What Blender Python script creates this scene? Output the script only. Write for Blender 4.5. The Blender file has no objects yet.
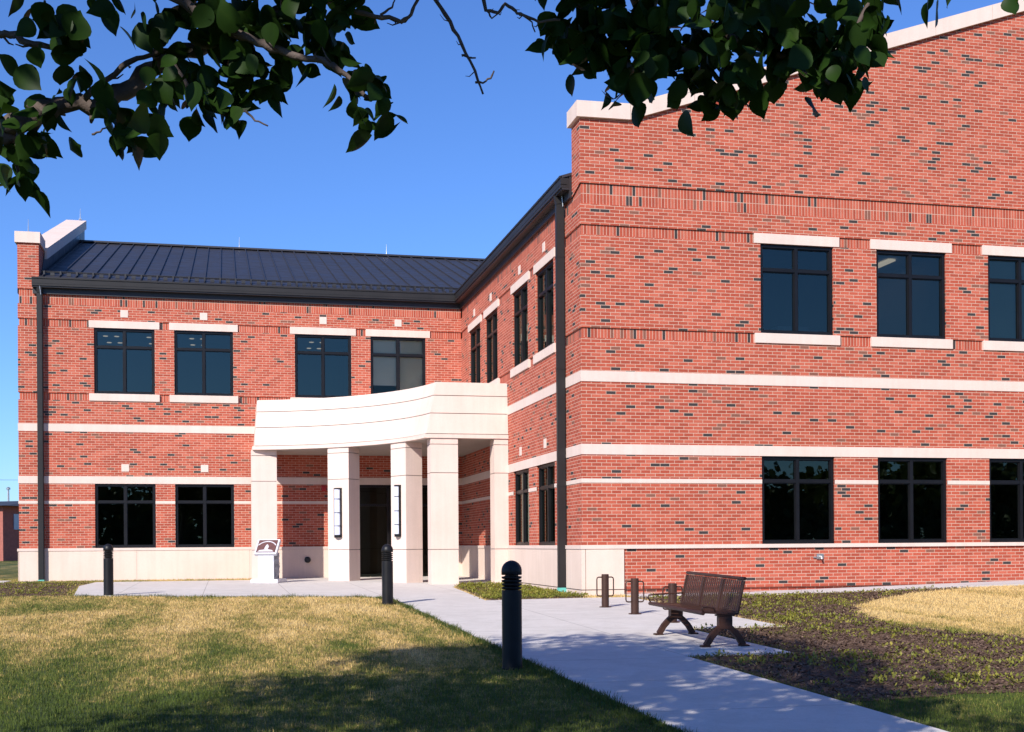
import bpy, bmesh, math, random
import numpy as np
from mathutils import Vector, Matrix
R = math.radians
random.seed(7)
rng = np.random.default_rng(11)
S = bpy.context.scene
col = S.collection

# ------------------------------------------------------------------ camera, sky, sun, exposure
YAW, ROLL, FOC, Y0 = 0.2272, -0.0068, 1232.87, 544.18
EYE = Vector((-6.808, -23.303, 1.03))
FWD = Vector((math.sin(YAW), math.cos(YAW), 0)); RGT = Vector((math.cos(YAW), -math.sin(YAW), 0)); UPV = Vector((0, 0, 1))
rt = RGT*math.cos(ROLL) + UPV*math.sin(ROLL)
up = UPV*math.cos(ROLL) - RGT*math.sin(ROLL)
cd = bpy.data.cameras.new('camera'); cam = bpy.data.objects.new('camera', cd); col.objects.link(cam)
M = Matrix((rt, up, -FWD)).transposed().to_4x4(); M.translation = EYE
cam.matrix_world = M
cd.sensor_fit = 'HORIZONTAL'; cd.sensor_width = 36.0; cd.lens = 36.0*FOC/1024
cd.shift_x = 0; cd.shift_y = (Y0-366)/1024
cd.clip_start = 0.1; cd.clip_end = 2000
S.camera = cam

SUN_EL, SUN_A = 33.0, 39.5           # elevation; angle from -Y towards -X
w = bpy.data.worlds.new('World'); S.world = w; w.use_nodes = True
nt = w.node_tree; nt.nodes.clear()
sky = nt.nodes.new('ShaderNodeTexSky'); sky.sky_type = 'NISHITA'; sky.sun_disc = False
sky.sun_elevation = R(SUN_EL); sky.sun_rotation = R(180+SUN_A)
sky.altitude = 0; sky.air_density = 1.0; sky.dust_density = 0.1; sky.ozone_density = 3.5
bg = nt.nodes.new('ShaderNodeBackground'); bg.inputs[1].default_value = 0.08
wo = nt.nodes.new('ShaderNodeOutputWorld')
tn = nt.nodes.new('ShaderNodeMix'); tn.data_type = 'RGBA'; tn.blend_type = 'MULTIPLY'; tn.inputs[0].default_value = 1; tn.inputs[7].default_value = (.77, 1.10, 1.70, 1); tn.clamp_result = False
nt.links.new(sky.outputs[0], tn.inputs[6]); nt.links.new(tn.outputs[2], bg.inputs[0]); nt.links.new(bg.outputs[0], wo.inputs[0])
sd = bpy.data.lights.new('sun', 'SUN'); sd.energy = 5.0; sd.angle = R(0.53); sd.color = (1.0, 0.94, 0.86)
so = bpy.data.objects.new('sun', sd); col.objects.link(so)
sv = Vector((math.sin(R(SUN_A))*math.cos(R(SUN_EL)), math.cos(R(SUN_A))*math.cos(R(SUN_EL)), -math.sin(R(SUN_EL))))
so.rotation_euler = sv.to_track_quat('-Z', 'Y').to_euler(); so.location = (-30, -40, 40)
S.view_settings.view_transform = 'Standard'; S.view_settings.look = 'None'
S.view_settings.exposure = 0.40; S.view_settings.gamma = 1; S.view_settings.use_curve_mapping = False
S.render.engine = 'CYCLES'

# ------------------------------------------------------------------ mesh helpers
class MB:
    def __init__(s): s.v = []; s.f = []; s.m = []
    def face(s, pts, m=0):
        b = len(s.v); s.v += [tuple(p) for p in pts]; s.f.append(tuple(range(b, b+len(pts)))); s.m.append(m)
    def box(s, x0, x1, y0, y1, z0, z1, m=0):
        p = [(x0,y0,z0),(x1,y0,z0),(x1,y1,z0),(x0,y1,z0),(x0,y0,z1),(x1,y0,z1),(x1,y1,z1),(x0,y1,z1)]
        b = len(s.v); s.v += p
        for q in ((3,2,1,0),(4,5,6,7),(0,1,5,4),(1,2,6,5),(2,3,7,6),(3,0,4,7)):
            s.f.append(tuple(b+i for i in q)); s.m.append(m)
    def bar(s, a, b, wx, wz, m=0, upv=(0,0,1)):
        a, b = Vector(a), Vector(b); d = (b-a).normalized(); u = Vector(upv)
        if abs(d.dot(u)) > .98: u = Vector((0,1,0))
        x = d.cross(u).normalized(); z = x.cross(d).normalized()
        k = len(s.v)
        for p in (a, b):
            for sx, sz in ((-1,-1),(1,-1),(1,1),(-1,1)): s.v.append(tuple(p + x*sx*wx/2 + z*sz*wz/2))
        for q in ((3,2,1,0),(4,5,6,7),(0,1,5,4),(1,2,6,5),(2,3,7,6),(3,0,4,7)):
            s.f.append(tuple(k+i for i in q)); s.m.append(m)
    def tube(s, pts, r, n=8, m=0, caps=True):
        pts = [Vector(p) for p in pts]; rs = r if isinstance(r, (list, tuple)) else [r]*len(pts)
        k = len(s.v); prev = None
        for i, p in enumerate(pts):
            d = (pts[min(i+1, len(pts)-1)] - pts[max(i-1, 0)]).normalized()
            if prev is None:
                u = Vector((0,0,1)) if abs(d.z) < .9 else Vector((1,0,0))
                x = d.cross(u).normalized()
            else:
                x = (prev - d*prev.dot(d)).normalized()
            prev = x; y = d.cross(x)
            for j in range(n):
                t = 2*math.pi*j/n; s.v.append(tuple(p + (x*math.cos(t)+y*math.sin(t))*rs[i]))
        for i in range(len(pts)-1):
            for j in range(n):
                s.f.append((k+i*n+j, k+i*n+(j+1)%n, k+(i+1)*n+(j+1)%n, k+(i+1)*n+j)); s.m.append(m)
        if caps:
            s.f.append(tuple(k+j for j in reversed(range(n)))); s.m.append(m)
            e = k+(len(pts)-1)*n; s.f.append(tuple(e+j for j in range(n))); s.m.append(m)
    def lathe(s, prof, n=24, c=(0,0), m=0):      # prof: list of (r, z)
        k = len(s.v)
        for r, z in prof:
            for j in range(n):
                t = 2*math.pi*j/n; s.v.append((c[0]+r*math.cos(t), c[1]+r*math.sin(t), z))
        for i in range(len(prof)-1):
            for j in range(n):
                s.f.append((k+i*n+j, k+i*n+(j+1)%n, k+(i+1)*n+(j+1)%n, k+(i+1)*n+j)); s.m.append(m)
        s.f.append(tuple(k+j for j in reversed(range(n)))); s.m.append(m)
        e = k+(len(prof)-1)*n; s.f.append(tuple(e+j for j in range(n))); s.m.append(m)
    def prism(s, poly, z0, z1, m=0, top=None):   # poly ccw in plan; top: other polygon for the top
        top = top or poly; n = len(poly); k = len(s.v)
        s.v += [(p[0],p[1],z0) for p in poly] + [(p[0],p[1],z1) for p in top]
        for i in range(n):
            j = (i+1) % n; s.f.append((k+i,k+j,k+n+j,k+n+i)); s.m.append(m)
        s.f.append(tuple(k+i for i in reversed(range(n)))); s.m.append(m)
        s.f.append(tuple(k+n+i for i in range(n))); s.m.append(m)
    def mesh(s, name, mats, smooth=False, bevel=0, tri=False):
        me = bpy.data.meshes.new(name); me.from_pydata(s.v, [], s.f)
        for mt in (mats if isinstance(mats, (list, tuple)) else [mats]): me.materials.append(mt)
        me.polygons.foreach_set('material_index', s.m)
        if tri or bevel:
            bm = bmesh.new(); bm.from_mesh(me)
            if bevel:
                bmesh.ops.remove_doubles(bm, verts=bm.verts, dist=1e-5)
                es = [e for e in bm.edges if len(e.link_faces) == 2 and e.calc_face_angle(0) > .6]
                bmesh.ops.bevel(bm, geom=es, offset=bevel, segments=2, affect='EDGES', clamp_overlap=True)
            if tri: bmesh.ops.triangulate(bm, faces=[f for f in bm.faces if len(f.verts) > 4])
            bm.to_mesh(me); bm.free()
        if smooth: me.polygons.foreach_set('use_smooth', [True]*len(me.polygons))
        me.update(); return me
    def build(s, name, mats, parent=None, smooth=False, bevel=0, tri=False):
        o = bpy.data.objects.new(name, s.mesh(name, mats, smooth, bevel, tri)); col.objects.link(o)
        if parent is not None: o.parent = parent
        return o
def fast_mesh(name, co, idx, nper, mat, mi=None):   # numpy: co (N,3), idx flat loop indices, nper verts per face
    me = bpy.data.meshes.new(name); nv = len(co); nf = len(idx)//nper
    me.vertices.add(nv); me.vertices.foreach_set('co', np.ascontiguousarray(co, dtype=np.float32).ravel())
    me.loops.add(len(idx)); me.loops.foreach_set('vertex_index', np.asarray(idx, dtype=np.int32))
    me.polygons.add(nf); me.polygons.foreach_set('loop_start', np.arange(0, nf*nper, nper, dtype=np.int32))
    me.polygons.foreach_set('loop_total', np.full(nf, nper, dtype=np.int32))
    for m in (mat if isinstance(mat, list) else [mat]): me.materials.append(m)
    if mi is not None: me.polygons.foreach_set('material_index', np.asarray(mi, dtype=np.int32))
    me.update(calc_edges=True); me.validate()
    o = bpy.data.objects.new(name, me); col.objects.link(o); return o
def tag(o, label=None, cat=None, group=None, kind=None):
    if label: o['label'] = label
    if cat: o['category'] = cat
    if group: o['group'] = group
    if kind: o['kind'] = kind
    return o
def thing(name, label, cat, loc=(0,0,0), rz=0, group=None):
    o = bpy.data.objects.new(name, None); col.objects.link(o); o.location = loc; o.rotation_euler = (0,0,rz)
    o.empty_display_size = .2
    return tag(o, label, cat, group)
def copy_tree(o, parent=None):
    c = o.copy(); col.objects.link(c)
    if parent is not None: c.parent = parent
    for ch in list(o.children): copy_tree(ch, c)
    return c

# ------------------------------------------------------------------ materials
def mat(name, base, rough=.6, metal=0, spec=.5):
    m = bpy.data.materials.new(name); m.use_nodes = True; b = m.node_tree.nodes['Principled BSDF']
    b.inputs['Base Color'].default_value = (*base, 1); b.inputs['Roughness'].default_value = rough
    b.inputs['Metallic'].default_value = metal; b.inputs['Specular IOR Level'].default_value = spec
    return m
def N(m, t, **kw):
    n = m.node_tree.nodes.new(t)
    for k, v in kw.items(): setattr(n, k, v)
    return n
def LK(m, a, b): m.node_tree.links.new(a, b)
def pos(m): return N(m, 'ShaderNodeNewGeometry').outputs['Position']
def noise(m, vec, scale, detail=4, rough=.55, dist=0):
    n = N(m, 'ShaderNodeTexNoise'); n.inputs['Scale'].default_value = scale; n.inputs['Detail'].default_value = detail
    n.inputs['Roughness'].default_value = rough; n.inputs['Distortion'].default_value = dist
    if vec is not None: LK(m, vec, n.inputs['Vector'])
    return n.outputs['Fac']
def ramp(m, fac, stops, interp='LINEAR'):
    r = N(m, 'ShaderNodeValToRGB'); r.color_ramp.interpolation = interp
    e = r.color_ramp.elements
    while len(e) > 1: e.remove(e[-1])
    e[0].position = stops[0][0]; e[0].color = (*stops[0][1], 1)
    for p, c in stops[1:]:
        q = e.new(p); q.color = (*c, 1)
    LK(m, fac, r.inputs[0]); return r.outputs[0]
def mixc(m, fac, a, b, blend='MIX'):
    x = N(m, 'ShaderNodeMix', data_type='RGBA', blend_type=blend)
    for s_, v in ((0, fac), (6, a), (7, b)):
        if isinstance(v, bpy.types.NodeSocket): LK(m, v, x.inputs[s_])
        elif isinstance(v, (int, float)): x.inputs[s_].default_value = v
        else: x.inputs[s_].default_value = (*v, 1)
    return x.outputs[2]
def mth(m, op, a, b=0.0, c=None):
    x = N(m, 'ShaderNodeMath', operation=op)
    for i, v in enumerate((a, b) if c is None else (a, b, c)):
        if isinstance(v, bpy.types.NodeSocket): LK(m, v, x.inputs[i])
        else: x.inputs[i].default_value = v
    return x.outputs[0]
def bsdf(m): return m.node_tree.nodes['Principled BSDF']
def bump(m, h, strength=.3, dist=.01):
    b = N(m, 'ShaderNodeBump'); b.inputs['Strength'].default_value = strength; b.inputs['Distance'].default_value = dist
    LK(m, h, b.inputs['Height']); LK(m, b.outputs[0], bsdf(m).inputs['Normal'])
def mottled(name, c0, c1, scale, rough=.7, bumpd=0, metal=0, detail=5, spec=.5):
    m = mat(name, c0, rough, metal, spec); n = noise(m, pos(m), scale, detail)
    LK(m, ramp(m, n, [(.3, c0), (.7, c1)]), bsdf(m).inputs['Base Color'])
    if bumpd: bump(m, noise(m, pos(m), scale*6, 3), .4, bumpd)
    return m

ROW = .0677
def brick_mat(name, soldier):
    m = mat(name, (.4,.1,.07), .85, 0, .25)
    g = N(m, 'ShaderNodeNewGeometry'); sp = N(m, 'ShaderNodeSeparateXYZ'); LK(m, g.outputs['Position'], sp.inputs[0])
    sn = N(m, 'ShaderNodeSeparateXYZ'); LK(m, g.outputs['Normal'], sn.inputs[0])
    side = mth(m, 'GREATER_THAN', mth(m, 'ABSOLUTE', sn.outputs[0]), .6)
    h = mth(m, 'ADD', mth(m, 'MULTIPLY', sp.outputs[0], mth(m, 'SUBTRACT', 1.0, side)), mth(m, 'MULTIPLY', sp.outputs[1], side))
    z = mth(m, 'ADD', sp.outputs[2], (100*ROW-1.0) if not soldier else (60*.203-7.729))
    h = mth(m, 'ADD', h, 60*.203)
    cb = N(m, 'ShaderNodeCombineXYZ'); LK(m, h, cb.inputs[0]); LK(m, z, cb.inputs[1])
    br = N(m, 'ShaderNodeTexBrick'); LK(m, cb.outputs[0], br.inputs['Vector'])
    br.offset = 0 if soldier else .5; br.squash = 1
    I = br.inputs
    I['Color1'].default_value = (0,0,0,1); I['Color2'].default_value = (1,1,1,1); I['Mortar'].default_value = (.5,.5,.5,1)
    I['Scale'].default_value = 1; I['Mortar Size'].default_value = .0050; I['Mortar Smooth'].default_value = .1; I['Bias'].default_value = 0
    I['Brick Width'].default_value = ROW if soldier else .203; I['Row Height'].default_value = .203 if soldier else ROW
    tint = N(m, 'ShaderNodeSeparateColor'); LK(m, br.outputs['Color'], tint.inputs[0])
    c = ramp(m, tint.outputs[0], [(0, (.046,.038,.038)), (.048, (.22,.088,.060)), (.080, (.345,.067,.038)), (.24, (.425,.088,.050)), (.40, (.37,.071,.040)), (.55, (.45,.100,.058)), (.70, (.39,.077,.043)), (.85,(.47,.116,.070))], 'CONSTANT')
    fine = noise(m, g.outputs['Position'], 55, 3, .7)
    c = mixc(m, .55, c, ramp(m, fine, [(.3, (.72,.72,.72)), (.7, (1.22,1.2,1.18))]), 'MULTIPLY')
    big = noise(m, g.outputs['Position'], .45, 4, .6)
    c = mixc(m, .8, c, ramp(m, big, [(.3, (.88,.88,.88)), (.7, (1.1,1.1,1.12))]), 'MULTIPLY')
    c = mixc(m, .6, c, ramp(m, noise(m, g.outputs['Position'], 3.1, 4, .65), [(.3, (.9,.9,.92)), (.7, (1.09,1.09,1.06))]), 'MULTIPLY')
    mort = ramp(m, noise(m, g.outputs['Position'], 9, 3), [(.3, (.51,.33,.25)), (.7, (.62,.425,.33))])
    out = mixc(m, br.outputs['Fac'], c, mort)
    LK(m, out, bsdf(m).inputs['Base Color'])
    bump(m, mth(m, 'ADD', mth(m, 'MULTIPLY', br.outputs['Fac'], -1.0), mth(m, 'MULTIPLY', fine, .5)), .5, .006)
    return m
M_BRICK = [brick_mat('red_brick', False), brick_mat('red_brick_soldier', True)]
def stone(name, c0, c1):
    m = mat(name, c0, .8, 0, .3); p = pos(m)
    c = ramp(m, noise(m, p, 1.1, 6, .65), [(.3, c0), (.7, c1)])
    c = mixc(m, .35, c, ramp(m, noise(m, p, 38, 3, .6), [(.3, (.9,.9,.9)), (.7, (1.08,1.08,1.08))]), 'MULTIPLY')
    mp = N(m, 'ShaderNodeMapping'); mp.inputs['Scale'].default_value = (7, 7, .45); LK(m, p, mp.inputs[0])
    c = mixc(m, .3, c, ramp(m, noise(m, mp.outputs[0], 1.0, 3), [(.35, (.86,.85,.83)), (.6, (1.03,1.03,1.03))]), 'MULTIPLY')
    LK(m, c, bsdf(m).inputs['Base Color']); bump(m, noise(m, p, 70, 3), .25, .003); return m
M_STONE = stone('limestone', (.65,.515,.445), (.71,.57,.50))
M_BASE = stone('limestone_base', (.68,.535,.445), (.73,.585,.495))
M_GROOVE = mat('stone_joint', (.19,.15,.135), .9)
M_FRAME = mottled('black_bronze_frame', (.005,.005,.006), (.008,.008,.010), 3, .4, 0, 0, 5, .3)
M_GUTTER = mottled('charcoal_gutter', (.016,.0150,.0155), (.021,.0195,.020), 2, .5, 0, 0, 5, .3)
M_DARK = mottled('dark_trim', (.014,.014,.017), (.019,.019,.022), 2, .5)
def roof_mat():
    m = mat('standing_seam_metal', (.03,.03,.036), .45, .25); p = pos(m)
    LK(m, ramp(m, noise(m, p, .7, 4), [(.3, (.030,.029,.035)), (.7, (.039,.037,.044))]), bsdf(m).inputs['Base Color'])
    LK(m, ramp(m, noise(m, p, 2.5, 3), [(.3, (.42,)*3), (.7, (.56,)*3)]), bsdf(m).inputs['Roughness']); return m
M_ROOF = roof_mat()
def glass_mat(name, tint, ior):
    m = bpy.data.materials.new(name); m.use_nodes = True; m.node_tree.nodes.clear()
    o = N(m, 'ShaderNodeOutputMaterial'); mx = N(m, 'ShaderNodeMixShader'); fr = N(m, 'ShaderNodeFresnel'); fr.inputs[0].default_value = ior
    t = N(m, 'ShaderNodeBsdfTransparent'); t.inputs[0].default_value = (*tint, 1)
    g = N(m, 'ShaderNodeBsdfGlossy'); g.inputs['Roughness'].default_value = .008; g.inputs[0].default_value = (.72,.90,.80,1)
    tc = pos(m); b = N(m, 'ShaderNodeBump'); b.inputs['Strength'].default_value = .06; b.inputs['Distance'].default_value = .02
    LK(m, noise(m, tc, .8, 1), b.inputs['Height']); LK(m, b.outputs[0], g.inputs['Normal'])
    LK(m, fr.outputs[0], mx.inputs[0]); LK(m, t.outputs[0], mx.inputs[1]); LK(m, g.outputs[0], mx.inputs[2]); LK(m, mx.outputs[0], o.inputs[0]); return m
M_GLASS = glass_mat('tinted_glass', (.42,.46,.44), 1.8)
M_GLASSD = glass_mat('dark_tinted_glass', (.34,.35,.29), 1.68)
M_DOORG = glass_mat('door_glass', (.06,.06,.065), 1.5)
M_CLEAR = glass_mat('clear_glass', (.80,.84,.82), 1.45)
M_INT = mottled('interior_plaster', (.22,.20,.17), (.26,.24,.20), .6, .9)
M_BLIND = mottled('window_blind', (.70,.67,.52), (.76,.72,.57), 1.5, .8)
M_BOOT = mottled('weathered_copper_boot', (.10,.42,.36), (.16,.52,.45), 12, .7)
M_STEELP = mottled('galvanised_steel', (.42,.42,.42), (.55,.55,.55), 20, .4, 0, .8)
M_RED = mat('red_enamel', (.45,.02,.02), .4)
M_LAMP = mat('frosted_acrylic', (.56,.57,.67), .35)
M_BLACK = mottled('black_bollard_paint', (.006,.006,.007), (.010,.010,.0115), 6, .45, 0, 0, 5, .3)
M_BROWN = mottled('brown_powder_coat', (.037,.0155,.0095), (.052,.022,.0135), 9, .5, 0, 0, 5, .35)
M_GRANITE = mottled('light_granite', (.50,.50,.54), (.66,.66,.70), 40, .6, .001)
M_ROCK = mottled('rock_faced_granite', (.22,.23,.27), (.40,.41,.46), 22, .8, .02)
M_BRONZE = mottled('bronze_plate', (.13,.055,.05), (.18,.085,.075), 14, .45, 0, .5)
M_SILVER = mottled('raised_silver_lettering', (.55,.52,.54), (.68,.65,.66), 20, .45, 0, .3)
def concrete_mat(name, c0, c1, joints=True):
    m = mat(name, c0, .9, 0, .2); p = pos(m)
    c = ramp(m, noise(m, p, .55, 6, .62), [(.3, c0), (.7, c1)])
    c = mixc(m, .5, c, ramp(m, noise(m, p, 45, 4, .7), [(.3, (.84,.84,.84)), (.7, (1.1,1.1,1.1))]), 'MULTIPLY')
    c = mixc(m, .35, c, ramp(m, noise(m, p, 3.2, 5, .7), [(.38, (.8,.79,.77)), (.55, (1.03,1.03,1.03))]), 'MULTIPLY')
    if joints:
        br = N(m, 'ShaderNodeTexBrick'); br.offset = 0; I = br.inputs
        mp = N(m, 'ShaderNodeMapping'); mp.inputs['Location'].default_value = (56.3, 60.02, 0); LK(m, p, mp.inputs[0]); LK(m, mp.outputs[0], I['Vector'])
        I['Scale'].default_value = 1; I['Brick Width'].default_value = 1.75; I['Row Height'].default_value = 1.75; I['Mortar Size'].default_value = .006; I['Mortar Smooth'].default_value = .4
        c = mixc(m, br.outputs['Fac'], c, (.22,.20,.18))
        st = noise(m, p, 1.7, 7, .78, 1.2); c = mixc(m, .5, c, ramp(m, st, [(.40, (1.02,1.02,1.02)), (.56, (.90,.885,.86)), (.62, (1.0,1.0,1.0))]), 'MULTIPLY')
    LK(m, c, bsdf(m).inputs['Base Color']); bump(m, noise(m, p, 90, 3), .3, .004); return m
M_CONC = concrete_mat('broom_finished_concrete', (.575,.535,.495), (.645,.60,.56))
M_KERB = concrete_mat('mow_strip_concrete', (.50,.47,.45), (.60,.57,.55), False)

def lawn_factor(m, p):      # 0 green .. 1 dry straw, by place on the lawn
    sp = N(m, 'ShaderNodeSeparateXYZ'); LK(m, p, sp.inputs[0])
    mp = N(m, 'ShaderNodeMapping'); mp.inputs['Scale'].default_value = (1.0, .42, 0); LK(m, p, mp.inputs[0])
    n = mth(m, 'MULTIPLY', mth(m, 'SUBTRACT', noise(m, mp.outputs[0], .5, 8, .74, .8), .5), 2.1)
    mp2 = N(m, 'ShaderNodeMapping'); mp2.inputs['Scale'].default_value = (2.6, .35, 0); mp2.inputs['Rotation'].default_value = (0,0,.12); LK(m, p, mp2.inputs[0])
    n2 = mth(m, 'MULTIPLY', mth(m, 'SUBTRACT', noise(m, mp2.outputs[0], .5, 4, .6), .5), 1.3)
    mid = mth(m, 'MULTIPLY', mth(m, 'SUBTRACT', noise(m, p, 6.5, 5, .75, .5), .5), 2.2); n2 = mth(m, 'ADD', n2, mid)
    gv = mth(m, 'MULTIPLY', mth(m, 'ADD', sp.outputs[1], 8.2), .085)
    gv = mth(m, 'MINIMUM', mth(m, 'MAXIMUM', gv, -.5), .24)
    gu = mth(m, 'MULTIPLY', mth(m, 'MINIMUM', mth(m, 'MAXIMUM', mth(m, 'ADD', sp.outputs[0], 8.6), -6.0), 3.2), .055)
    right = mth(m, 'MULTIPLY', mth(m, 'GREATER_THAN', sp.outputs[0], 0.0), .20)
    s_ = mth(m, 'ADD', mth(m, 'ADD', mth(m, 'ADD', n, n2), mth(m, 'ADD', gv, gu)), right)
    return mth(m, 'ADD', s_, .37)
def lawn_mat(name, dark, blade):
    m = mat(name, (.1,.12,.04), .8, 0, .2); p = pos(m); f = lawn_factor(m, p)
    if blade:
        fine = mth(m, 'MULTIPLY', mth(m, 'SUBTRACT', noise(m, p, 38, 3, .75), .5), 1.9); f = mth(m, 'ADD', f, fine)
    k = dark
    c = ramp(m, f, [(.02, (.060*k,.085*k,.016*k)), (.28, (.115*k,.130*k,.026*k)), (.50, (.24*k,.20*k,.060*k)), (.76, (.46*k,.315*k,.115*k)), (1.0, (.54*k,.40*k,.18*k))])
    c = mixc(m, .5, c, ramp(m, noise(m, p, 60, 2, .6), [(.3, (.7,.7,.7)), (.7, (1.25,1.25,1.25))]), 'MULTIPLY')
    LK(m, c, bsdf(m).inputs['Base Color'])
    if blade:
        b = bsdf(m); o = m.node_tree.nodes['Material Output']; t = N(m, 'ShaderNodeBsdfTranslucent'); LK(m, c, t.inputs[0])
        mx = N(m, 'ShaderNodeMixShader'); mx.inputs[0].default_value = .3; LK(m, b.outputs[0], mx.inputs[1]); LK(m, t.outputs[0], mx.inputs[2]); LK(m, mx.outputs[0], o.inputs[0])
    else: bump(m, noise(m, p, 40, 4), .8, .03)
    return m
M_LAWN = lawn_mat('lawn_soil', .8, False); M_BLADE = lawn_mat('grass_blades', 1.38, True)
def mulch_mat():
    m = mat('bark_mulch', (.06,.035,.028), .95, 0, .15); p = pos(m)
    c = ramp(m, noise(m, p, 16, 5, .75), [(.3, (.048,.029,.018)), (.5, (.118,.072,.046)), (.68, (.23,.145,.095))])
    LK(m, c, bsdf(m).inputs['Base Color']); bump(m, noise(m, p, 30, 4), .9, .04); return m
M_MULCH = mulch_mat()
def leafy(name, stops, trans, scale=3.0, rough=.5, spec=.25):
    m = mat(name, stops[0][1], rough, 0, spec); p = pos(m)
    c = ramp(m, noise(m, p, scale, 3, .7), stops); b = bsdf(m); LK(m, c, b.inputs['Base Color'])
    o = m.node_tree.nodes['Material Output']; t = N(m, 'ShaderNodeBsdfTranslucent')
    LK(m, mixc(m, .5, c, (1.4,1.5,.6), 'MULTIPLY'), t.inputs[0])
    mx = N(m, 'ShaderNodeMixShader'); mx.inputs[0].default_value = trans; LK(m, b.outputs[0], mx.inputs[1]); LK(m, t.outputs[0], mx.inputs[2]); LK(m, mx.outputs[0], o.inputs[0]); return m
M_LEAF = leafy('pear_leaf', [(.3, (.010,.026,.004)), (.6, (.018,.044,.006)), (.75, (.036,.066,.010))], .22, 7, .5, .12)
M_WEED = leafy('bed_weed', [(.3, (.10,.125,.018)), (.5, (.21,.215,.03)), (.66, (.38,.32,.07))], .3, 5)
M_CHIP = leafy('mulch_chip', [(.3, (.045,.028,.020)), (.5, (.11,.066,.048)), (.62, (.20,.13,.09)), (.74, (.40,.30,.19))], .02, 25, .9)
M_BARK = mottled('pear_bark', (.050,.034,.028), (.105,.078,.066), 22, .85, .006)
M_BELT = leafy('far_foliage', [(.3, (.045,.07,.02)), (.65, (.10,.125,.04))], .2, .5)

M_SOFFIT = stone('portico_soffit_shade_tone', (.34,.29,.26), (.38,.33,.29))  # soffit colour darkened to stand in for deeper shade inside the portico

M_EDGE = leafy('edge_grass_blades', [(.3, (.035,.060,.012)), (.55, (.075,.105,.02)), (.72, (.16,.15,.045))], .25, 4)

# ------------------------------------------------------------------ ground, paving, beds
def G(x, y):
    return 0.018*min(0, max(y, -60)+0.6) + 0.0068*max(0, min(y+0.6, 13.3)) + 0.024*max(0, min(x-3.5, 12))*min(1, max(0, (y+8)/8))
def axis(lo, hi, far):
    a = list(np.arange(lo, hi+.01, 1.0)); s = 2.0; x = hi
    while x < far: x += s; s *= 1.5; a.append(x)
    s = 2.0; x = lo
    while x > -far: x -= s; s *= 1.5; a.insert(0, x)
    return a
gx, gy = axis(-30, 26, 700), axis(-30, 30, 700)
gm = MB(); gm.v = [(x, y, G(x, y)) for y in gy for x in gx]; nx = len(gx)
for j in range(len(gy)-1):
    for i in range(nx-1): gm.f.append((j*nx+i, j*nx+i+1, (j+1)*nx+i+1, (j+1)*nx+i)); gm.m.append(0)
tag(gm.build('ground', M_LAWN, smooth=True), kind='structure')
def sheet(name, polys, dz, m, thick=.12):
    bm = bmesh.new()
    for poly in polys:
        vs = [bm.verts.new((x, y, 0)) for x, y in poly]; f = bm.faces.new(vs)
        if f.normal.z < 0: f.normal_flip()
    for k in range(-30, 31):
        for no, co in (((1,0,0), (k,0,0)), ((0,1,0), (0,k,0)), ((0,1,0), (0,-.6,0)) if k == 0 else ((1,0,0),(3.5,0,0))):
            bmesh.ops.bisect_plane(bm, geom=bm.verts[:]+bm.edges[:]+bm.faces[:], plane_co=co, plane_no=no, dist=1e-5)
    for v in bm.verts: v.co.z = G(v.co.x, v.co.y) + dz
    bmesh.ops.recalc_face_normals(bm, faces=bm.faces)
    if thick:
        r = bmesh.ops.extrude_face_region(bm, geom=bm.faces[:])
        for e in r['geom']:
            if isinstance(e, bmesh.types.BMVert): e.co.z -= thick
        bmesh.ops.recalc_face_normals(bm, faces=bm.faces)
    me = bpy.data.meshes.new(name); bm.to_mesh(me); bm.free(); me.materials.append(m)
    o = bpy.data.objects.new(name, me); col.objects.link(o); return o
PLAZA = [(-3.8,-24), (-2.05,-24), (-2.05,-10.9), (-.8,-10.9), (-.8,-7.7), (.62,-7.7), (.66,-1.02), (.55,-.93), (-.35,-.93), (-2.2,-1.14), (-1.75,4.6), (-1.3,6.3), (-.02,6.4), (-.02,12.6), (-6.1,12.6), (-6.1,11.3), (-10.2,11.2), (-10.35,8.6), (-9.85,3.1), (-7.3,1.95), (-5.4,1.25), (-4.3,.85), (-3.95,.3), (-3.8,-.9)]
tag(sheet('plaza_paving', [PLAZA], .014, M_CONC), kind='structure')
STRIP = [(.85,-.95), (24,-.95), (24,-.03), (.85,-.03)]
tag(sheet('mow_strip', [STRIP], .03, M_KERB), kind='structure')
BEDR = [(.72,-.98), (8.2,-.98), (6.6,-1.5), (5.5,-2.3), (4.4,-3.3), (3.6,-4.2), (2.9,-5.5), (2.35,-7.3), (2.2,-8.9), (2.75,-9.9), (4.5,-10.9), (9,-11.6), (12,-12.2), (12,-13.4), (4,-14.0), (-.3,-14.2), (-1.99,-14.35), (-1.99,-10.96), (-.74,-10.96), (-.74,-7.76), (.68,-7.76)]
def ragged(poly, a, b, amp):
    out = []
    for i, p in enumerate(poly):
        out.append(p)
        if a <= i < b:
            q = poly[i+1]; L = math.hypot(q[0]-p[0], q[1]-p[1]); n = max(2, int(L/.28))
            for k_ in range(1, n):
                t = k_/n; nx_, ny_ = -(q[1]-p[1])/L, (q[0]-p[0])/L; d = random.uniform(-amp, amp)
                out.append((p[0]+(q[0]-p[0])*t+nx_*d, p[1]+(q[1]-p[1])*t+ny_*d))
    return out
BEDR = ragged(BEDR, 1, 16, .10)
BEDT = [(-2.12,-1.05), (-.3,-.86), (-.06,-.5), (-.06,6.3), (-1.25,6.2), (-1.69,4.6)]
BEDL = [(-16,4.4), (-9.95,3.3), (-10.42,8.6), (-10.3,10.9), (-13.5,11.2), (-16,10)]
tag(sheet('mulch_bed', [BEDR, BEDT, BEDL], .006, M_MULCH, 0), kind='structure')
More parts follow.
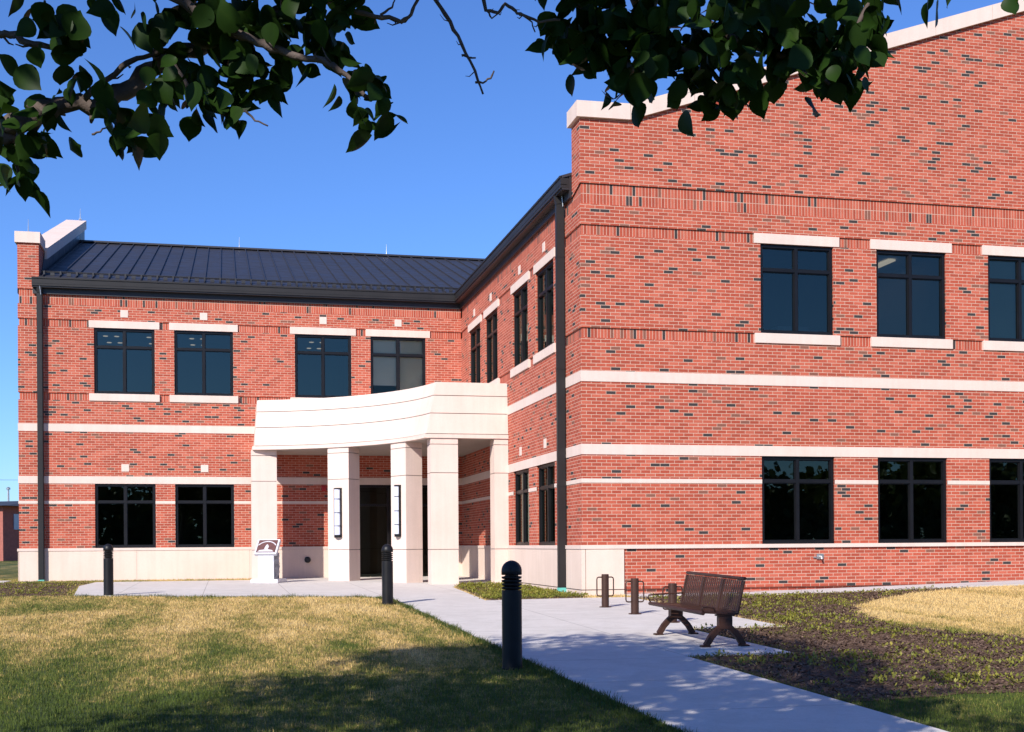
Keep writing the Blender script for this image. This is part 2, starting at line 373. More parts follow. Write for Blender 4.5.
tag(sheet('side_path', [[(-60,14.6), (-12.6,11.7), (-12.6,12.9), (-60,17.2)]], .03, M_CONC), kind='structure')

# ------------------------------------------------------------------ office building
LV = 12.65; LX = -12.355
bld = thing('office_building', 'two storey red brick office building with limestone bands, black windows and curved stone entrance portico', 'building')
ROWS = [(-.6,5.09,0,0), (5.09,5.293,.03,1), (5.293,7.12,0,0), (7.12,7.323,.03,1), (7.323,7.729,0,0), (7.729,8.135,.03,1)]
F_ = lambda a, o, z: (a, o, z)
L_ = lambda a, o, z: (a, LV+o, z)
S_ = lambda a, o, z: (o, a, z)
W_ = lambda a, o, z: (LX+o, a, z)
def wall(mb, mp, a0, a1, rows, openings, deep=.2, in0=True, in1=False):
    ac = sorted({a0, a1} | {q for op in openings for q in op[:2]})
    zc = sorted({r[0] for r in rows} | {rows[-1][1]} | {q for op in openings for q in op[2:]})
    def inside(a, z): return any(op[0] < a < op[1] and op[2] < z < op[3] for op in openings)
    def row(z): return next((r for r in rows if r[0] < z < r[1]))
    for i in range(len(ac)-1):
        for j in range(len(zc)-1):
            am, zm = (ac[i]+ac[i+1])/2, (zc[j]+zc[j+1])/2
            if inside(am, zm): continue
            _, _, o, s = row(zm)
            x0 = ac[i] + (o if (i == 0 and in0) else 0); x1 = ac[i+1] - (o if (i == len(ac)-2 and in1) else 0)
            mb.face([mp(x0,o,zc[j]), mp(x1,o,zc[j]), mp(x1,o,zc[j+1]), mp(x0,o,zc[j+1])], s)
    for r, q in zip(rows, rows[1:]):
        if r[2] != q[2]:
            z = r[1]
            for i in range(len(ac)-1):
                if not (inside((ac[i]+ac[i+1])/2, z-.01) and inside((ac[i]+ac[i+1])/2, z+.01)):
                    mb.face([mp(ac[i],r[2],z), mp(ac[i+1],r[2],z), mp(ac[i+1],q[2],z), mp(ac[i],q[2],z)], 0)
    for x0, x1, z0, z1 in openings:
        for p, q in (((x0,z0),(x0,z1)), ((x0,z1),(x1,z1)), ((x1,z1),(x1,z0)), ((x1,z0),(x0,z0))):
            mb.face([mp(p[0],0,p[1]), mp(q[0],0,q[1]), mp(q[0],deep,q[1]), mp(p[0],deep,p[1])], 0)
WW = 1.62
UZ, LZ = (5.293, 7.12), (1.0, 2.79)
fu = [3.81, 6.41, 9.03, 13.0, 15.6, 18.2]
lu = [-10.37, -8.22, -4.87, -2.69]
su = [2.06, 4.37, 7.64, 9.85]
DOOR = (-3.09, -.32, .06, 2.79)
fo = [(a, a+WW, *z) for a in fu for z in (UZ, LZ)]
lo = [(a, a+WW, *UZ) for a in lu] + [(a, a+WW, *LZ) for a in lu[:2]] + [DOOR]
so_ = [(a, a+1.57, *UZ) for a in su] + [(a, a+1.57, *LZ) for a in su[:2]]
EX = 24.0
mb = MB(); wall(mb, F_, 0, EX, ROWS, fo)
gz = lambda u: 9.41 + max(0, min(u, EX-u)-1.0)/3
mb.face([F_(0,0,8.135), F_(EX,0,8.135), F_(EX,0,9.41), F_(EX-1,0,9.41), F_(12,0,gz(12)), F_(1,0,9.41), F_(0,0,9.41)])
mb.face([(0,.585,8.0), (0,0,8.135), (0,0,9.41), (0,.585,9.41)])
mb.face([(0,.585,8.0), (0,.585,9.41), (1,.585,9.41), (12,.585,gz(12)), (EX-1,.585,9.41), (EX,.585,9.41), (EX,.585,8.0)])
wall(mb, S_, 0, LV, ROWS, so_)
mb.face([(EX,0,-.6), (EX,29,-.6), (EX,29,8.2), (EX,0,8.2)])
mb.build('brick_wall', M_BRICK, bld)
mb = MB(); wall(mb, L_, LX, 0, ROWS, lo)
wall(mb, W_, LV, 34.0, ROWS[:-1]+[(7.729,8.135,.03,1), (8.135,9.41,0,0)], [])
k = lambda v: 9.41+(v-13.65)/3
PV = 23.9
for x in (LX, LX+.555):
    mb.face([(x,LV,8.0), (x,13.65,8.0), (x,PV,8.0), (x,PV,k(PV)-.2), (x,13.65,9.41), (x,LV,9.41)])
mb.face([(LX,LV,8.135), (LX+.555,LV,8.135), (LX+.555,LV,9.41), (LX,LV,9.41)])
mb.face([(LX,PV,8.0), (LX+.555,PV,8.0), (LX+.555,PV,k(PV)-.2), (LX,PV,k(PV)-.2)])
mb.face([(LX,34.0,-.6), (EX,34.0,-.6), (EX,34.0,8.4), (LX,34.0,8.4)])
mb.build('brick_wall', M_BRICK, bld)

def offs(path, d, closed=False):       # path runs so that outside is on its right
    P = [Vector((p[0], p[1])) for p in path]; out = []
    for i, p in enumerate(P):
        ds = []
        if i > 0: ds.append((P[i]-P[i-1]).normalized())
        if i < len(P)-1: ds.append((P[i+1]-P[i]).normalized())
        ns = [Vector((q.y, -q.x)) for q in ds]
        if len(ns) == 1: out.append(p+ns[0]*d)
        else:
            b = (ns[0]+ns[1]); out.append(p + b*(2*d/b.length_squared) if b.length_squared > 1e-6 else p+ns[0]*d)
    return [tuple(q) for q in out]
def band(mb, path, d0, d1, z0, z1, m=0):
    a, b = offs(path, d0), offs(path, d1); n = len(path); k = len(mb.v)
    for z in (z0, z1):
        mb.v += [(*p, z) for p in a] + [(*p, z) for p in b]
    A0, B0, A1, B1 = k, k+n, k+2*n, k+3*n
    for i in range(n-1):
        for q in ((B0+i,B0+i+1,B1+i+1,B1+i), (A1+i,A1+i+1,A0+i+1,A0+i), (A1+i,B1+i,B1+i+1,A1+i+1), (A0+i+1,B0+i+1,B0+i,A0+i)):
            mb.f.append(q); mb.m.append(m)
    for i in (0, n-1): mb.f.append((A0+i,B0+i,B1+i,A1+i)); mb.m.append(m)
OUT = [(LX,34.0), (LX,LV), (0,LV), (0,0), (EX,0)]
for z0, z1 in ((4.228,4.437), (2.79,2.994)):
    mb = MB(); band(mb, OUT, -.02, .012, z0, z1); mb.build('stone_band', M_STONE, bld)
mb = MB()
for pth in ([(LX,34.0), (LX,LV), (DOOR[0],LV)], [(DOOR[1],LV), (0,LV), (0,0), (EX,0)]): band(mb, pth, -.02, .045, .925, .999)
mb.build('sill_band', M_STONE, bld)
mb = MB(); NZ = (2.231, 2.312)
segs = [[(LX,34.0), (LX,LV), (lu[0],LV)], [(lu[0]+WW,LV), (lu[1],LV)], [(lu[1]+WW,LV), (DOOR[0],LV)], [(DOOR[1],LV), (0,LV), (0,su[1]+1.57)], [(0,su[1]), (0,su[0]+1.57)], [(0,su[0]), (0,0), (fu[0],0)]]
segs += [[(a+WW,0), (b,0)] for a, b in zip(fu, fu[1:]+[EX])]
for pth in segs:
    mb = MB(); band(mb, pth, -.02, .012, *NZ); mb.build('stone_band', M_STONE, bld)
mb = MB()
def basecourse(pth, step=3.1, gap=.005):       # limestone base panels with open joints
    for a, b in zip(pth, pth[1:]):
        a, b = Vector(a), Vector(b); d = b-a; n = max(1, round(d.length/step)); t = d.normalized()
        for i in range(n):
            p = a + d*(i/n) + t*(gap/2 if i else 0); q = a + d*((i+1)/n) - t*(gap/2 if i < n-1 else 0)
            ext = .03
            if i == 0 and a in CORN: p = p + t*(CORN[tuple(a)]*ext)
            if i == n-1 and b in CORN: q = q - t*(CORN[tuple(b)]*ext)
            band(mb, [p, q], -.05, .03, -.6, .923)
        band(mb, [a, b-t*.06 if b.y < 0 else b], -.05, .015, -.6, .92, 1)
class CornD(dict):
    def __contains__(s, k_): return dict.__contains__(s, tuple(k_))
CORN = CornD({(0.0, LV): 1.0, (LX, LV): -1.0})
for pth in ([(LX,34.0), (LX,LV), (DOOR[0],LV)], [(DOOR[1],LV), (0.0,LV), (0.0,-.03)]): basecourse(pth)
band(mb, [(.062,0), (.847,0)], -.05, .03, -.6, .923)
mb.build('stone_base', [M_BASE, M_GROOVE], bld)
mb = MB(); band(mb, [(0,6.4), (0,0), (EX,0)], .02, .038, .117, .128); mb.build('metal_flashing', M_BROWN, bld)
mb = MB(); q = .205
def accents(mp, xs, z):
    for x in xs:
        m_ = MB(); p = [mp(x-q/2, .02, z), mp(x+q/2, -.012, z+q)]
        m_.box(min(p[0][0],p[1][0]), max(p[0][0],p[1][0]), min(p[0][1],p[1][1]), max(p[0][1],p[1][1]), z, z+q); m_.build('accent_stone', M_STONE, bld)
accents(L_, [a+WW/2 for a in lu], 7.43); accents(L_, [a+WW/2 for a in lu[:2]], 3.13)
accents(S_, [a+.785 for a in su], 7.43); accents(S_, [a+.785 for a in su[:2]], 3.13)

# --- windows: frame, pane, blind, sill and lintel
def frame_mb(w_, h_):
    m_ = MB(); y0, y1 = .045, .17; e = .065
    m_.box(0, e, y0, y1, 0, h_); m_.box(w_-e, w_, y0, y1, 0, h_); m_.box(e, w_-e, y0+.001, y1, 0, e); m_.box(e, w_-e, y0+.001, y1, h_-e, h_)
    t = h_*.715
    m_.box(w_/2-.035, w_/2+.035, y0+.004, y1-.01, e, h_-e); m_.box(e, w_-e, y0+.008, y1-.014, t-.03, t+.03)
    for x0, x1 in ((e, w_/2-.035), (w_/2+.035, w_-e)):
        for z0, z1 in ((e, t-.03), (t+.03, h_-e)):     # glazing beads
            for b in ((x0, x0+.018, z0, z1), (x1-.018, x1, z0, z1), (x0+.018, x1-.018, z0, z0+.018), (x0+.018, x1-.018, z1-.018, z1)):
                m_.box(b[0], b[1], y0+.028, y0+.06, b[2], b[3])
    return m_
def pane_mb(w_, h_):
    m_ = MB(); m_.face([(.03,.105,.03), (w_-.03,.105,.03), (w_-.03,.105,h_-.03), (.03,.105,h_-.03)]); return m_
def stone_mb(w_, z0, z1, out, ex=.135):
    m_ = MB(); m_.box(-ex, w_+ex, -out, .04 if z0 > 1 else .16, z0, z1); return m_
def slat_mb(x0, x1, z0, z1):
    m_ = MB(); z = z0
    while z < z1: m_.face([(x0,.150,z), (x1,.150,z), (x1,.163,z+.036), (x0,.163,z+.036)]); z += .032
    m_.box(x0, x1, .145, .175, z1-.03, z1); return m_
cache = {}
def window(loc, rz, w_, upper, blind=None, clear=False):
    h_ = (UZ[1]-UZ[0]) if upper else (LZ[1]-LZ[0]); key = (w_, upper)
    if key not in cache:
        c = {'f': frame_mb(w_, h_).mesh('window_frame', M_FRAME), 'p': pane_mb(w_, h_).mesh('glass_pane', M_GLASS)}
        if upper:
            c['s'] = stone_mb(w_, -.205, -.001, .035).mesh('window_sill', M_STONE, bevel=.006); c['l'] = stone_mb(w_, h_, h_+.205, .014).mesh('window_lintel', M_STONE, bevel=.004)
        cache[key] = c
    c = cache[key]
    def ob(n, me, par):
        o = bpy.data.objects.new(n, me); col.objects.link(o); o.parent = par; return o
    f = ob('window', c['f'], bld); f.location = loc; f.rotation_euler = (0,0,rz)
    pn = ob('glass_pane', c['p'], f)
    if not upper: c['p'].materials[0] = M_GLASSD
    if clear: pn.data = c['p'].copy(); pn.data.materials[0] = M_CLEAR
    if upper: ob('sill', c['s'], f); ob('lintel', c['l'], f)
    if blind:
        m_ = MB()
        for b in blind: s_ = slat_mb(*b); k_ = len(m_.v); m_.v += s_.v; m_.f += [tuple(i+k_ for i in t) for t in s_.f]; m_.m += s_.m
        m_.build('window_blind', M_BLIND, f)
    return f
H_ = UZ[1]-UZ[0]
for i, a in enumerate(fu):
    window((a,0,UZ[0]), 0, WW, True, [(.08,WW/2-.03,.07,H_-.07), (WW/2+.03,WW-.08,.07,H_-.07)] if i == 2 else None); window((a,0,LZ[0]), 0, WW, False)
for i, a in enumerate(lu):
    window((a,LV,UZ[0]), 0, WW, True, [(.08,WW/2-.03,.42,H_-.07), (WW/2+.03,WW-.08,.25,H_-.07)] if i == 3 else None, i == 3)
for a in lu[:2]: window((a,LV,LZ[0]), 0, WW, False)
for i, a in enumerate(su):
    window((0,a+1.57,UZ[0]), -math.pi/2, 1.57, True, [(.08,.7,.5,H_-.07)] if i in (0,1) else None)
for a in su[:2]: window((0,a+1.57,LZ[0]), -math.pi/2, 1.57, False, [(.5,.75,.07,1.7)] if a > 4 else None)

# --- dim rooms behind the glass
mb = MB()
for z in (.03, 4.15): mb.box(LX+.3, -.05, LV+.3, 18, z, z+.02); mb.box(.3, EX-.3, .65, 28, z, z+.02)
mb.build('interior_floor', mottled('office_carpet', (.06,.055,.05), (.08,.075,.07), 3, .95), bld)
mb = MB()
for z in (3.2, 7.35): mb.box(LX+.3, -.05, LV+.3, 18, z, z+.05); mb.box(.3, EX-.3, .65, 28, z, z+.05)
mb.build('interior_ceiling', mottled('ceiling_tile', (.55,.55,.52), (.6,.6,.57), 2, .9), bld)
mb = MB()
mb.box(LX+.3, -.05, 17.6, 17.7, .05, 7.4); mb.box(5.2, 5.3, 5.5, 28, .05, 7.4); mb.box(.3, EX-.4, 5.5, 5.6, .05, 7.4)
for x in (-6.0, -3.05): mb.box(x-.05, x+.05, LV+.3, 17.6, .05 if x > -4 else 4.2, 7.4)
for x in (5.85, 8.5, 12): mb.box(x-.05, x+.05, .65, 5.5, 4.2, 7.4)
for y in (6.6,): mb.box(.3, 5.2, y-.05, y+.05, .05, 7.4)
mb.build('interior_partition', M_INT, bld)
M_LIGHT = bpy.data.materials.new('warm_ceiling_lamp'); M_LIGHT.use_nodes = True
bsdf(M_LIGHT).inputs['Emission Color'].default_value = (1,.82,.62,1); bsdf(M_LIGHT).inputs['Emission Strength'].default_value = .55
for x0_, x1_ in ((-11.9,-6.2), (-5.8,-3.2)):
    for x in np.arange(x0_+.5, x1_, 1.25):
        for y in (14.2, 15.4, 16.6):
            for d in (-.16, .16): m_ = MB(); m_.lathe([(.07,7.335), (.07,7.349)], 12, (x+d,y)); m_.build('recessed_downlight', M_LIGHT, bld)
for x in (7.0, 7.7): 
    m_ = MB(); m_.box(x-.09, x+.09, 1.6, 4.6, 7.30, 7.335); m_.build('linear_ceiling_light', M_LIGHT, bld)
mb = MB()
for x in (4.6, 5.0): mb.box(x, x+.32, .9, 1.25, 4.9, 5.62)
mb.build('office_monitor', mottled('monitor_grey', (.30,.30,.30), (.38,.38,.38), 5, .5), bld)

# --- roofs, gutters and parapet copings
KS = 1/3; Z0 = 8.43; E0 = .22
zr = lambda d: Z0 + (d+0)*KS
def slab(mb, pts, t=.05):
    n = len(pts); k_ = len(mb.v); mb.v += [tuple(p) for p in pts] + [(p[0],p[1],p[2]-t) for p in pts]
    mb.f.append(tuple(range(k_, k_+n))); mb.m.append(0); mb.f.append(tuple(reversed(range(k_+n, k_+2*n)))); mb.m.append(0)
    for i in range(n): j = (i+1) % n; mb.f.append((k_+i, k_+n+i, k_+n+j, k_+j)); mb.m.append(0)
RV = 22.45; vE = LV-E0; zl = lambda v: Z0+(v-vE)*KS; zs = lambda u: Z0+(u+E0)*KS
ridge = zl(RV); uR = RV-vE-E0; x0 = LX+.56
mb = MB()
slab(mb, [(x0,vE,Z0), (-E0,vE,Z0), (uR,RV,ridge), (x0,RV,ridge)])
slab(mb, [(x0,RV,ridge), (uR,RV,ridge), (-E0+.0,34.07,Z0), (x0,34.07,Z0)])
u = x0+.12
while u < uR:
    vs_ = vE if u < -E0 else vE+(u+E0)
    mb.bar((u, vs_+.02, zl(vs_+.02)+.018), (u, RV, ridge+.018), .028, .05); u += .43
mb.bar((x0,RV,ridge+.03), (uR,RV,ridge+.03), .3, .06)
mb.build('metal_roof', M_ROOF, bld)
mb = MB(); zt = zs(12)
slab(mb, [(-E0,.6,Z0), (12,.6,zt), (12,34.0,zt), (uR,RV,ridge), (-E0,vE,Z0)]); slab(mb, [(12,.6,zt), (EX+.2,.6,zs(0)), (EX+.2,34.0,zs(0)), (12,34.0,zt)])
v = .8
while v < vE-.2: mb.bar((-E0+.02, v, zs(-E0+.02)+.018), (9, v, zs(9)+.018), .028, .05); v += .43
mb.build('metal_roof', M_ROOF, bld)
mb = MB(); vv = vE+.34; zz = zl(vv)+.11
mb.tube([(x0+.05,vv,zz), (-E0+.3,vv,zz)], .016, 6); mb.tube([(x0+.05,vv+.09,zz-.01), (-E0+.35,vv+.09,zz-.01)], .012, 6)
u = x0+.12
while u < -.1: mb.box(u-.025, u+.025, vv-.05, vv+.1, zl(vv-.05)+.02, zz+.01); mb.box(u+.16, u+.27, vv-.02, vv+.02, zl(vv)-.0, zz-.03); u += .43
mb.build('snow_guard', M_DARK, bld)
EP = [(LX+.40,LV), (0,LV), (0,.6)]
mb = MB(); band(mb, EP, .045, .23, 8.19, 8.385); band(mb, EP, .205, .25, 8.385, 8.425); band(mb, EP, .10, .236, 8.25, 8.262)
mb.build('gutter', M_GUTTER, bld)
mb = MB(); band(mb, EP, 0.002, .045, 8.0, 8.42); band(mb, EP, .045, .20, 8.155, 8.187); mb.build('fascia_board', M_DARK, bld)
def coping_strip(mb, pts, hw, t, axis_):    # pts: (along, z) of the underside; hw: (lo, hi) across
    lo_, hi_ = hw; n = len(pts); k_ = len(mb.v)
    for a, z in pts:
        for c, dz in ((lo_,0), (hi_,0), (hi_,t), (lo_,t)):
            mb.v.append((a,c,z+dz) if axis_ == 'x' else (c,a,z+dz))
    for i in range(n-1):
        for j in range(4): mb.f.append((k_+4*i+j, k_+4*i+(j+1)%4, k_+4*i+4+(j+1)%4, k_+4*i+4+j)); mb.m.append(0)
    for i in (0, n-1): mb.f.append(tuple(k_+4*i+j for j in range(4))); mb.m.append(0)
mb = MB(); cz = lambda u: 9.41+max(0,u-1.0)/3
cuts = [-.075, 1.03] + [1.03+1.35*i for i in range(1, 9)] + [12]
for a, b in zip(cuts, cuts[1:]):
    a_ = a+(.008 if a > 0 else 0)
    coping_strip(mb, [(a_, cz(a_)), (b, cz(b))], (-.075, .66), .315, 'x')
coping_strip(mb, [(-.03, 9.43), (12, cz(12)+.02)], (-.04, .6), .27, 'x') if False else None
cuts = [12+ (12-c) for c in reversed(cuts)]
for a, b in zip(cuts, cuts[1:]): coping_strip(mb, [(a, cz(24-a)), (b-.008, cz(24-b+.008))], (-.075, .66), .315, 'x')
mb.build('parapet_coping', M_STONE, bld)
mb = MB()
kz = lambda v: 9.39+max(0, v-13.6)/3
coping_strip(mb, [(LV-.06, 9.39), (13.62, 9.39)], (LX-.06, LX+.60), .30, 'y')
cuts = [13.63, 15.4, 17.1, 18.8, 20.5, 22.2, PV]
for a, b in zip(cuts, cuts[1:]): coping_strip(mb, [(a+.008, kz(a)-.22), (b, kz(b)-.22)], (LX-.05, LX+.64), .31, 'y')
mb.build('parapet_coping', M_STONE, bld)
mb = MB(); mb.box(LX+.555, LX+.74, 13.7, PV-.02, 9.0, 9.2)
mb2 = MB()
mb2.v = [(LX+.56,LV+.1,8.2), (LX+.56,13.65,9.38), (LX+.56,PV,k(PV)-.23), (LX+.56,PV,8.2), (LX+.575,LV+.1,8.2), (LX+.575,13.65,9.38), (LX+.575,PV,k(PV)-.23), (LX+.575,PV,8.2)]
mb2.f = [(0,1,2,3), (7,6,5,4), (0,4,5,1), (1,5,6,2), (2,6,7,3), (3,7,4,0)]; mb2.m = [0]*6
mb2.build('parapet_flashing', M_ROOF, bld)
for x, y, z in ((-12.1,12.9,9.69), (LX+.44,PV-.1,kz(PV)+.09), (-6.3,RV,ridge+.04), (-.95,RV,ridge+.04)):
    mb = MB(); mb.tube([(x,y,z), (x,y,z+.14), (x,y,z+.42)], [.022,.012,.004], 6); mb.box(x-.05, x+.05, y-.05, y+.05, z, z+.02); mb.build('lightning_rod', M_STEELP, bld)

# --- downspouts with weathered boots
def spout(x, y, zb, sx, sy, lead):
    m_ = MB(); m_.box(x-sx/2, x+sx/2, y-sy/2, y+sy/2, zb+(.10 if x > -5 else .06), 8.0)
    m_.bar((x,y,8.0), (x+lead[0],y+lead[1],8.2), sx*.96, sy*.96)
    for z in (2.2, 4.6, 6.9): m_.box(x-sx/2-.006, x+sx/2+.006, y-sy/2-.006, y+sy/2+.006, z, z+.05)
    o = m_.build('downspout', M_GUTTER, bld, bevel=.012)
    m_ = MB(); m_.box(x-sx/2-.008, x+sx/2+.008, y-sy/2-.008, y+sy/2+.008, zb-.02, zb+(.11 if x > -5 else .07)); m_.build('boot', M_BOOT, o, bevel=.01)
    m_ = MB(); m_.tube([(x+sx*.2,y-sy/2-.02,8.4), (x+sx*.1,y-sy/2-.03,8.2), (x+sx*.3,y-sy/2-.012,7.95)], .012, 6); m_.build('conductor_strap', M_STEELP, o)
spout(-11.77, LV-.105, .07, .15, .13, (0,-.03)); spout(-.10, 1.16, .02, .17, .13, (-.04,0))

# --- doorway
mb = MB(); a, b, z0, z1 = DOOR
for x in (a+.03, -2.2, -1.25, b-.03): mb.box(x-.035, x+.035, LV+.05, LV+.18, z0, z1)
for z in (z0+.02, 2.2, z1-.035): mb.box(a, b, LV+.055, LV+.17, z-.035, z+.035)
d_ = mb.build('storefront_frame', M_FRAME, bld)
mb = MB(); mb.face([(a,LV+.11,z0), (b,LV+.11,z0), (b,LV+.11,z1), (a,LV+.11,z1)]); mb.build('glass_pane', M_DOORG, d_)
for x0_, x1_, hx in ((-2.15,-1.76,-1.83), (-1.69,-1.30,-1.62)):
    mb = MB(); y0_, y1_ = LV+.075, LV+.125
    mb.box(x0_, x0_+.07, y0_, y1_, z0+.06, 2.15); mb.box(x1_-.07, x1_, y0_, y1_, z0+.06, 2.15); mb.box(x0_+.07, x1_-.07, y0_, y1_, z0+.06, z0+.28); mb.box(x0_+.07, x1_-.07, y0_, y1_, 2.06, 2.15)
    dd = mb.build('entrance_door', M_FRAME, bld)
    mb = MB(); mb.tube([(hx,LV+.07,.9), (hx,LV+.02,.9), (hx,LV+.02,1.35), (hx,LV+.07,1.35)], .013, 8); mb.build('handle', M_STEELP, dd)

# --- portico
CX, CY = -7.606, 5.466
def ring(Rr, lx, fv, n=20):
    t0 = math.asin((lx-CX)/Rr); t1 = math.pi/2 - math.asin((fv-CY)/Rr)
    arc = [(CX+Rr*math.sin(t0+(t1-t0)*i/n), CY+Rr*math.cos(t0+(t1-t0)*i/n)) for i in range(n+1)]
    return arc + [(-.004, fv), (-.004, LV-.004), (lx, LV-.004)]
def rb_(z): return 5.62+(z-3.64)/(5.02-3.64)*.30
def fv_(z): return 6.46+(z-3.64)/(5.02-3.64)*.09
def lx_(z): return -6.07+(z-3.64)/(5.02-3.64)*.10
mb = MB(); zs_ = [3.745, 4.252, 4.692, 5.02]
for z0, z1 in zip(zs_, zs_[1:]):
    mb.prism(ring(rb_(z0), lx_(z0), fv_(z0)), z0+.0085, z1-(.0085 if z1 < 5 else 0), 0, ring(rb_(z1), lx_(z1), fv_(z1)))
mb.prism(ring(5.59, -6.12, 6.435), 3.64, 3.735)
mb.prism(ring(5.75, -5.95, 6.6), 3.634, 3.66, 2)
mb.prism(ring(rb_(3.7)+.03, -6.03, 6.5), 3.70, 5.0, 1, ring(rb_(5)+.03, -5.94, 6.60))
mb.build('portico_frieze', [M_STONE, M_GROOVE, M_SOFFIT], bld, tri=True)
def column(name, c, rot, wx, wy):       # c: centre of front face; local -y faces outwards
    o = bpy.data.objects.new(name, None); 
    m_ = MB(); zz_ = [-.2, .915, 2.79, 3.49, 3.641]
    for z0, z1 in zip(zz_, zz_[1:]): m_.box(-wx/2, wx/2, 0, wy, z0+(.008 if z0 > 0 else 0), z1-(.008 if z1 < 3.6 else .002))
    m_.box(-wx/2+.016, wx/2-.016, .016, wy-.016, -.1, 3.6, 1)
    q_ = m_.build(name, [M_STONE, M_GROOVE], bld); q_.location = (c[0], c[1], 0); q_.rotation_euler = (0,0,rot); return q_
column('column', (-5.81,10.95), 0, .68, .60)
cc = []
for deg in (41.0, 64.0):
    t = R(deg); Rr = 5.63; cc.append(column('column', (CX+Rr*math.sin(t), CY+Rr*math.cos(t)), -t, .68, .50))
column('column', (-1.61,6.47), 0, .68, .50); column('column', (-.1825,6.47), 0, .355, .50)
for c_ in cc:
    m_ = MB(); z0, z1 = 1.24, 2.555; n = 8; rr = .105
    half = [(rr*math.cos(math.pi+math.pi*i/n), -.02+rr*math.sin(math.pi+math.pi*i/n)*.85) for i in range(n+1)]
    for za, zb in ((z0,z0+.07), (z1-.035,z1), (z0+.30,z0+.315), ((z0+z1)/2-.008,(z0+z1)/2+.008), (z1-.30,z1-.285)):
        m_.prism([(0.012+x*1.06,y*1.06) for x, y in half] + [(.012+rr*1.06,0), (.012-rr*1.06,0)], za, zb)
    m_.box(.088, .120, -.06, .0, z0, z1); m_.box(-.118, -.106, -.045, .0, z0, z1); m_.box(-.11, .12, -.018, 0, z0, z1)
    s_ = m_.build('wall_light', M_FRAME, c_)
    m_ = MB(); m_.prism(half, z0+.02, z1-.02); m_.build('diffuser', M_LAMP, s_)
mb = MB(); mb.box(-4.14, -4.0, LV-.05, LV, 2.6, 2.76); mb.box(-4.11, -4.03, LV-.075, LV-.04, 2.64, 2.72); mb.build('fire_alarm', M_RED, bld)
mb = MB(); mb.lathe([(.09,0), (.09,.05), (.06,.05), (.06,.11), (.035,.11), (.035,.14)], 16)
o = mb.build('hose_connection', M_DARK, bld); o.location = (-4.55, LV-.03, .62); o.rotation_euler = (R(90),0,0)
mb = MB(); mb.box(5.0, 5.15, -.035, .0, .68, .79); mb.tube([(5.07,-.03,.74), (5.07,-.09,.73), (5.07,-.11,.68)], .022, 8); mb.box(4.93, 5.0, -.03, 0, .70, .73); mb.build('hose_bibb', M_STEELP, bld, bevel=.004)

# ------------------------------------------------------------------ bollards
def bollard():
    t = thing('bollard', None, 'bollard')
    m_ = MB(); r = .098
    m_.lathe([(r*1.05,-.1), (r*1.05,.02), (r,.022), (r,.775)], 28); m_.build('post', M_BLACK, t, smooth=False)
    for i in range(4):
        m_ = MB(); z = .80+i*.034; m_.lathe([(r*.72,z-.02), (r*.96,z-.012), (r*1.02,z), (r*1.02,z+.007), (r*.72,z+.013)], 28); m_.build('louver', M_BLACK, t)
    m_ = MB(); m_.lathe([(r*.68,.77), (r*.68,.93)], 20); m_.build('lens', M_DARK, t)
    m_ = MB(); zc = .965
    m_.lathe([(r*.98,.925), (r*1.03,.93), (r*1.03,zc)] + [(r*1.03*math.cos(a_), zc+r*1.05*math.sin(a_)) for a_ in (.2,.4,.6,.8,1.0,1.2,1.38,1.5)], 28); m_.build('dome_cap', M_BLACK, t, smooth=True)
    return t
b0 = bollard(); bs = [b0, copy_tree(b0), copy_tree(b0)]
for o, (x, y, l) in zip(bs, ((-4.09,-11.52,'black domed bollard standing nearest of all on the lawn edge beside the walk'), (-4.07,-1.75,'black domed bollard at the lawn corner in front of the dark entrance doorway'), (-9.18,3.2,'black domed bollard at the far end of the lawn before the left wing windows'))):
    o.location = (x, y, G(x,y)); tag(o, l, 'bollard', 'black bollards along the lawn edge')

# ------------------------------------------------------------------ bike racks
def rack():
    t = thing('bike_rack', None, 'bike rack')
    m_ = MB(); m_.lathe([(.062,0), (.062,.545), (.056,.555)], 16); m_.build('post', M_BROWN, t)
    m_ = MB(); m_.lathe([(.10,0), (.10,.012)], 20); m_.build('base_plate', M_BROWN, t)
    for s_ in (-1, 1):
        m_ = MB(); x = .145*s_; c_ = .03*s_
        m_.tube([(.05*s_,0,.505), (x-c_,0,.505), (x-c_*.3,0,.496), (x,0,.47), (x,0,.225), (x-c_*.3,0,.199), (x-c_,0,.19), (.05*s_,0,.19)], .011, 8); m_.build('loop', M_BROWN, t, smooth=True)
    return t
r0 = rack(); rs_ = [r0, copy_tree(r0), copy_tree(r0)]
for o, (x, y, l) in zip(rs_, ((-.63,-3.5,'brown bike rack post farthest from the bench, before the stone base of the wall'), (-.65,-5.1,'brown bike rack post between two others, middle of the row'), (-.645,-6.75,'brown bike rack post partly hidden behind the bench seat'))):
    o.location = (x, y, G(x,y)+.014); tag(o, l, 'bike rack', 'bike rack posts on the paving')

# ------------------------------------------------------------------ bench
BX, BY = -1.27, -9.32
bz = G(BX, BY)+.012
bench = thing('park_bench', 'brown slatted metal bench with arched feet on the concrete pad', 'bench', (BX,BY,bz))
bench.rotation_euler = (math.atan(.018),0,0)
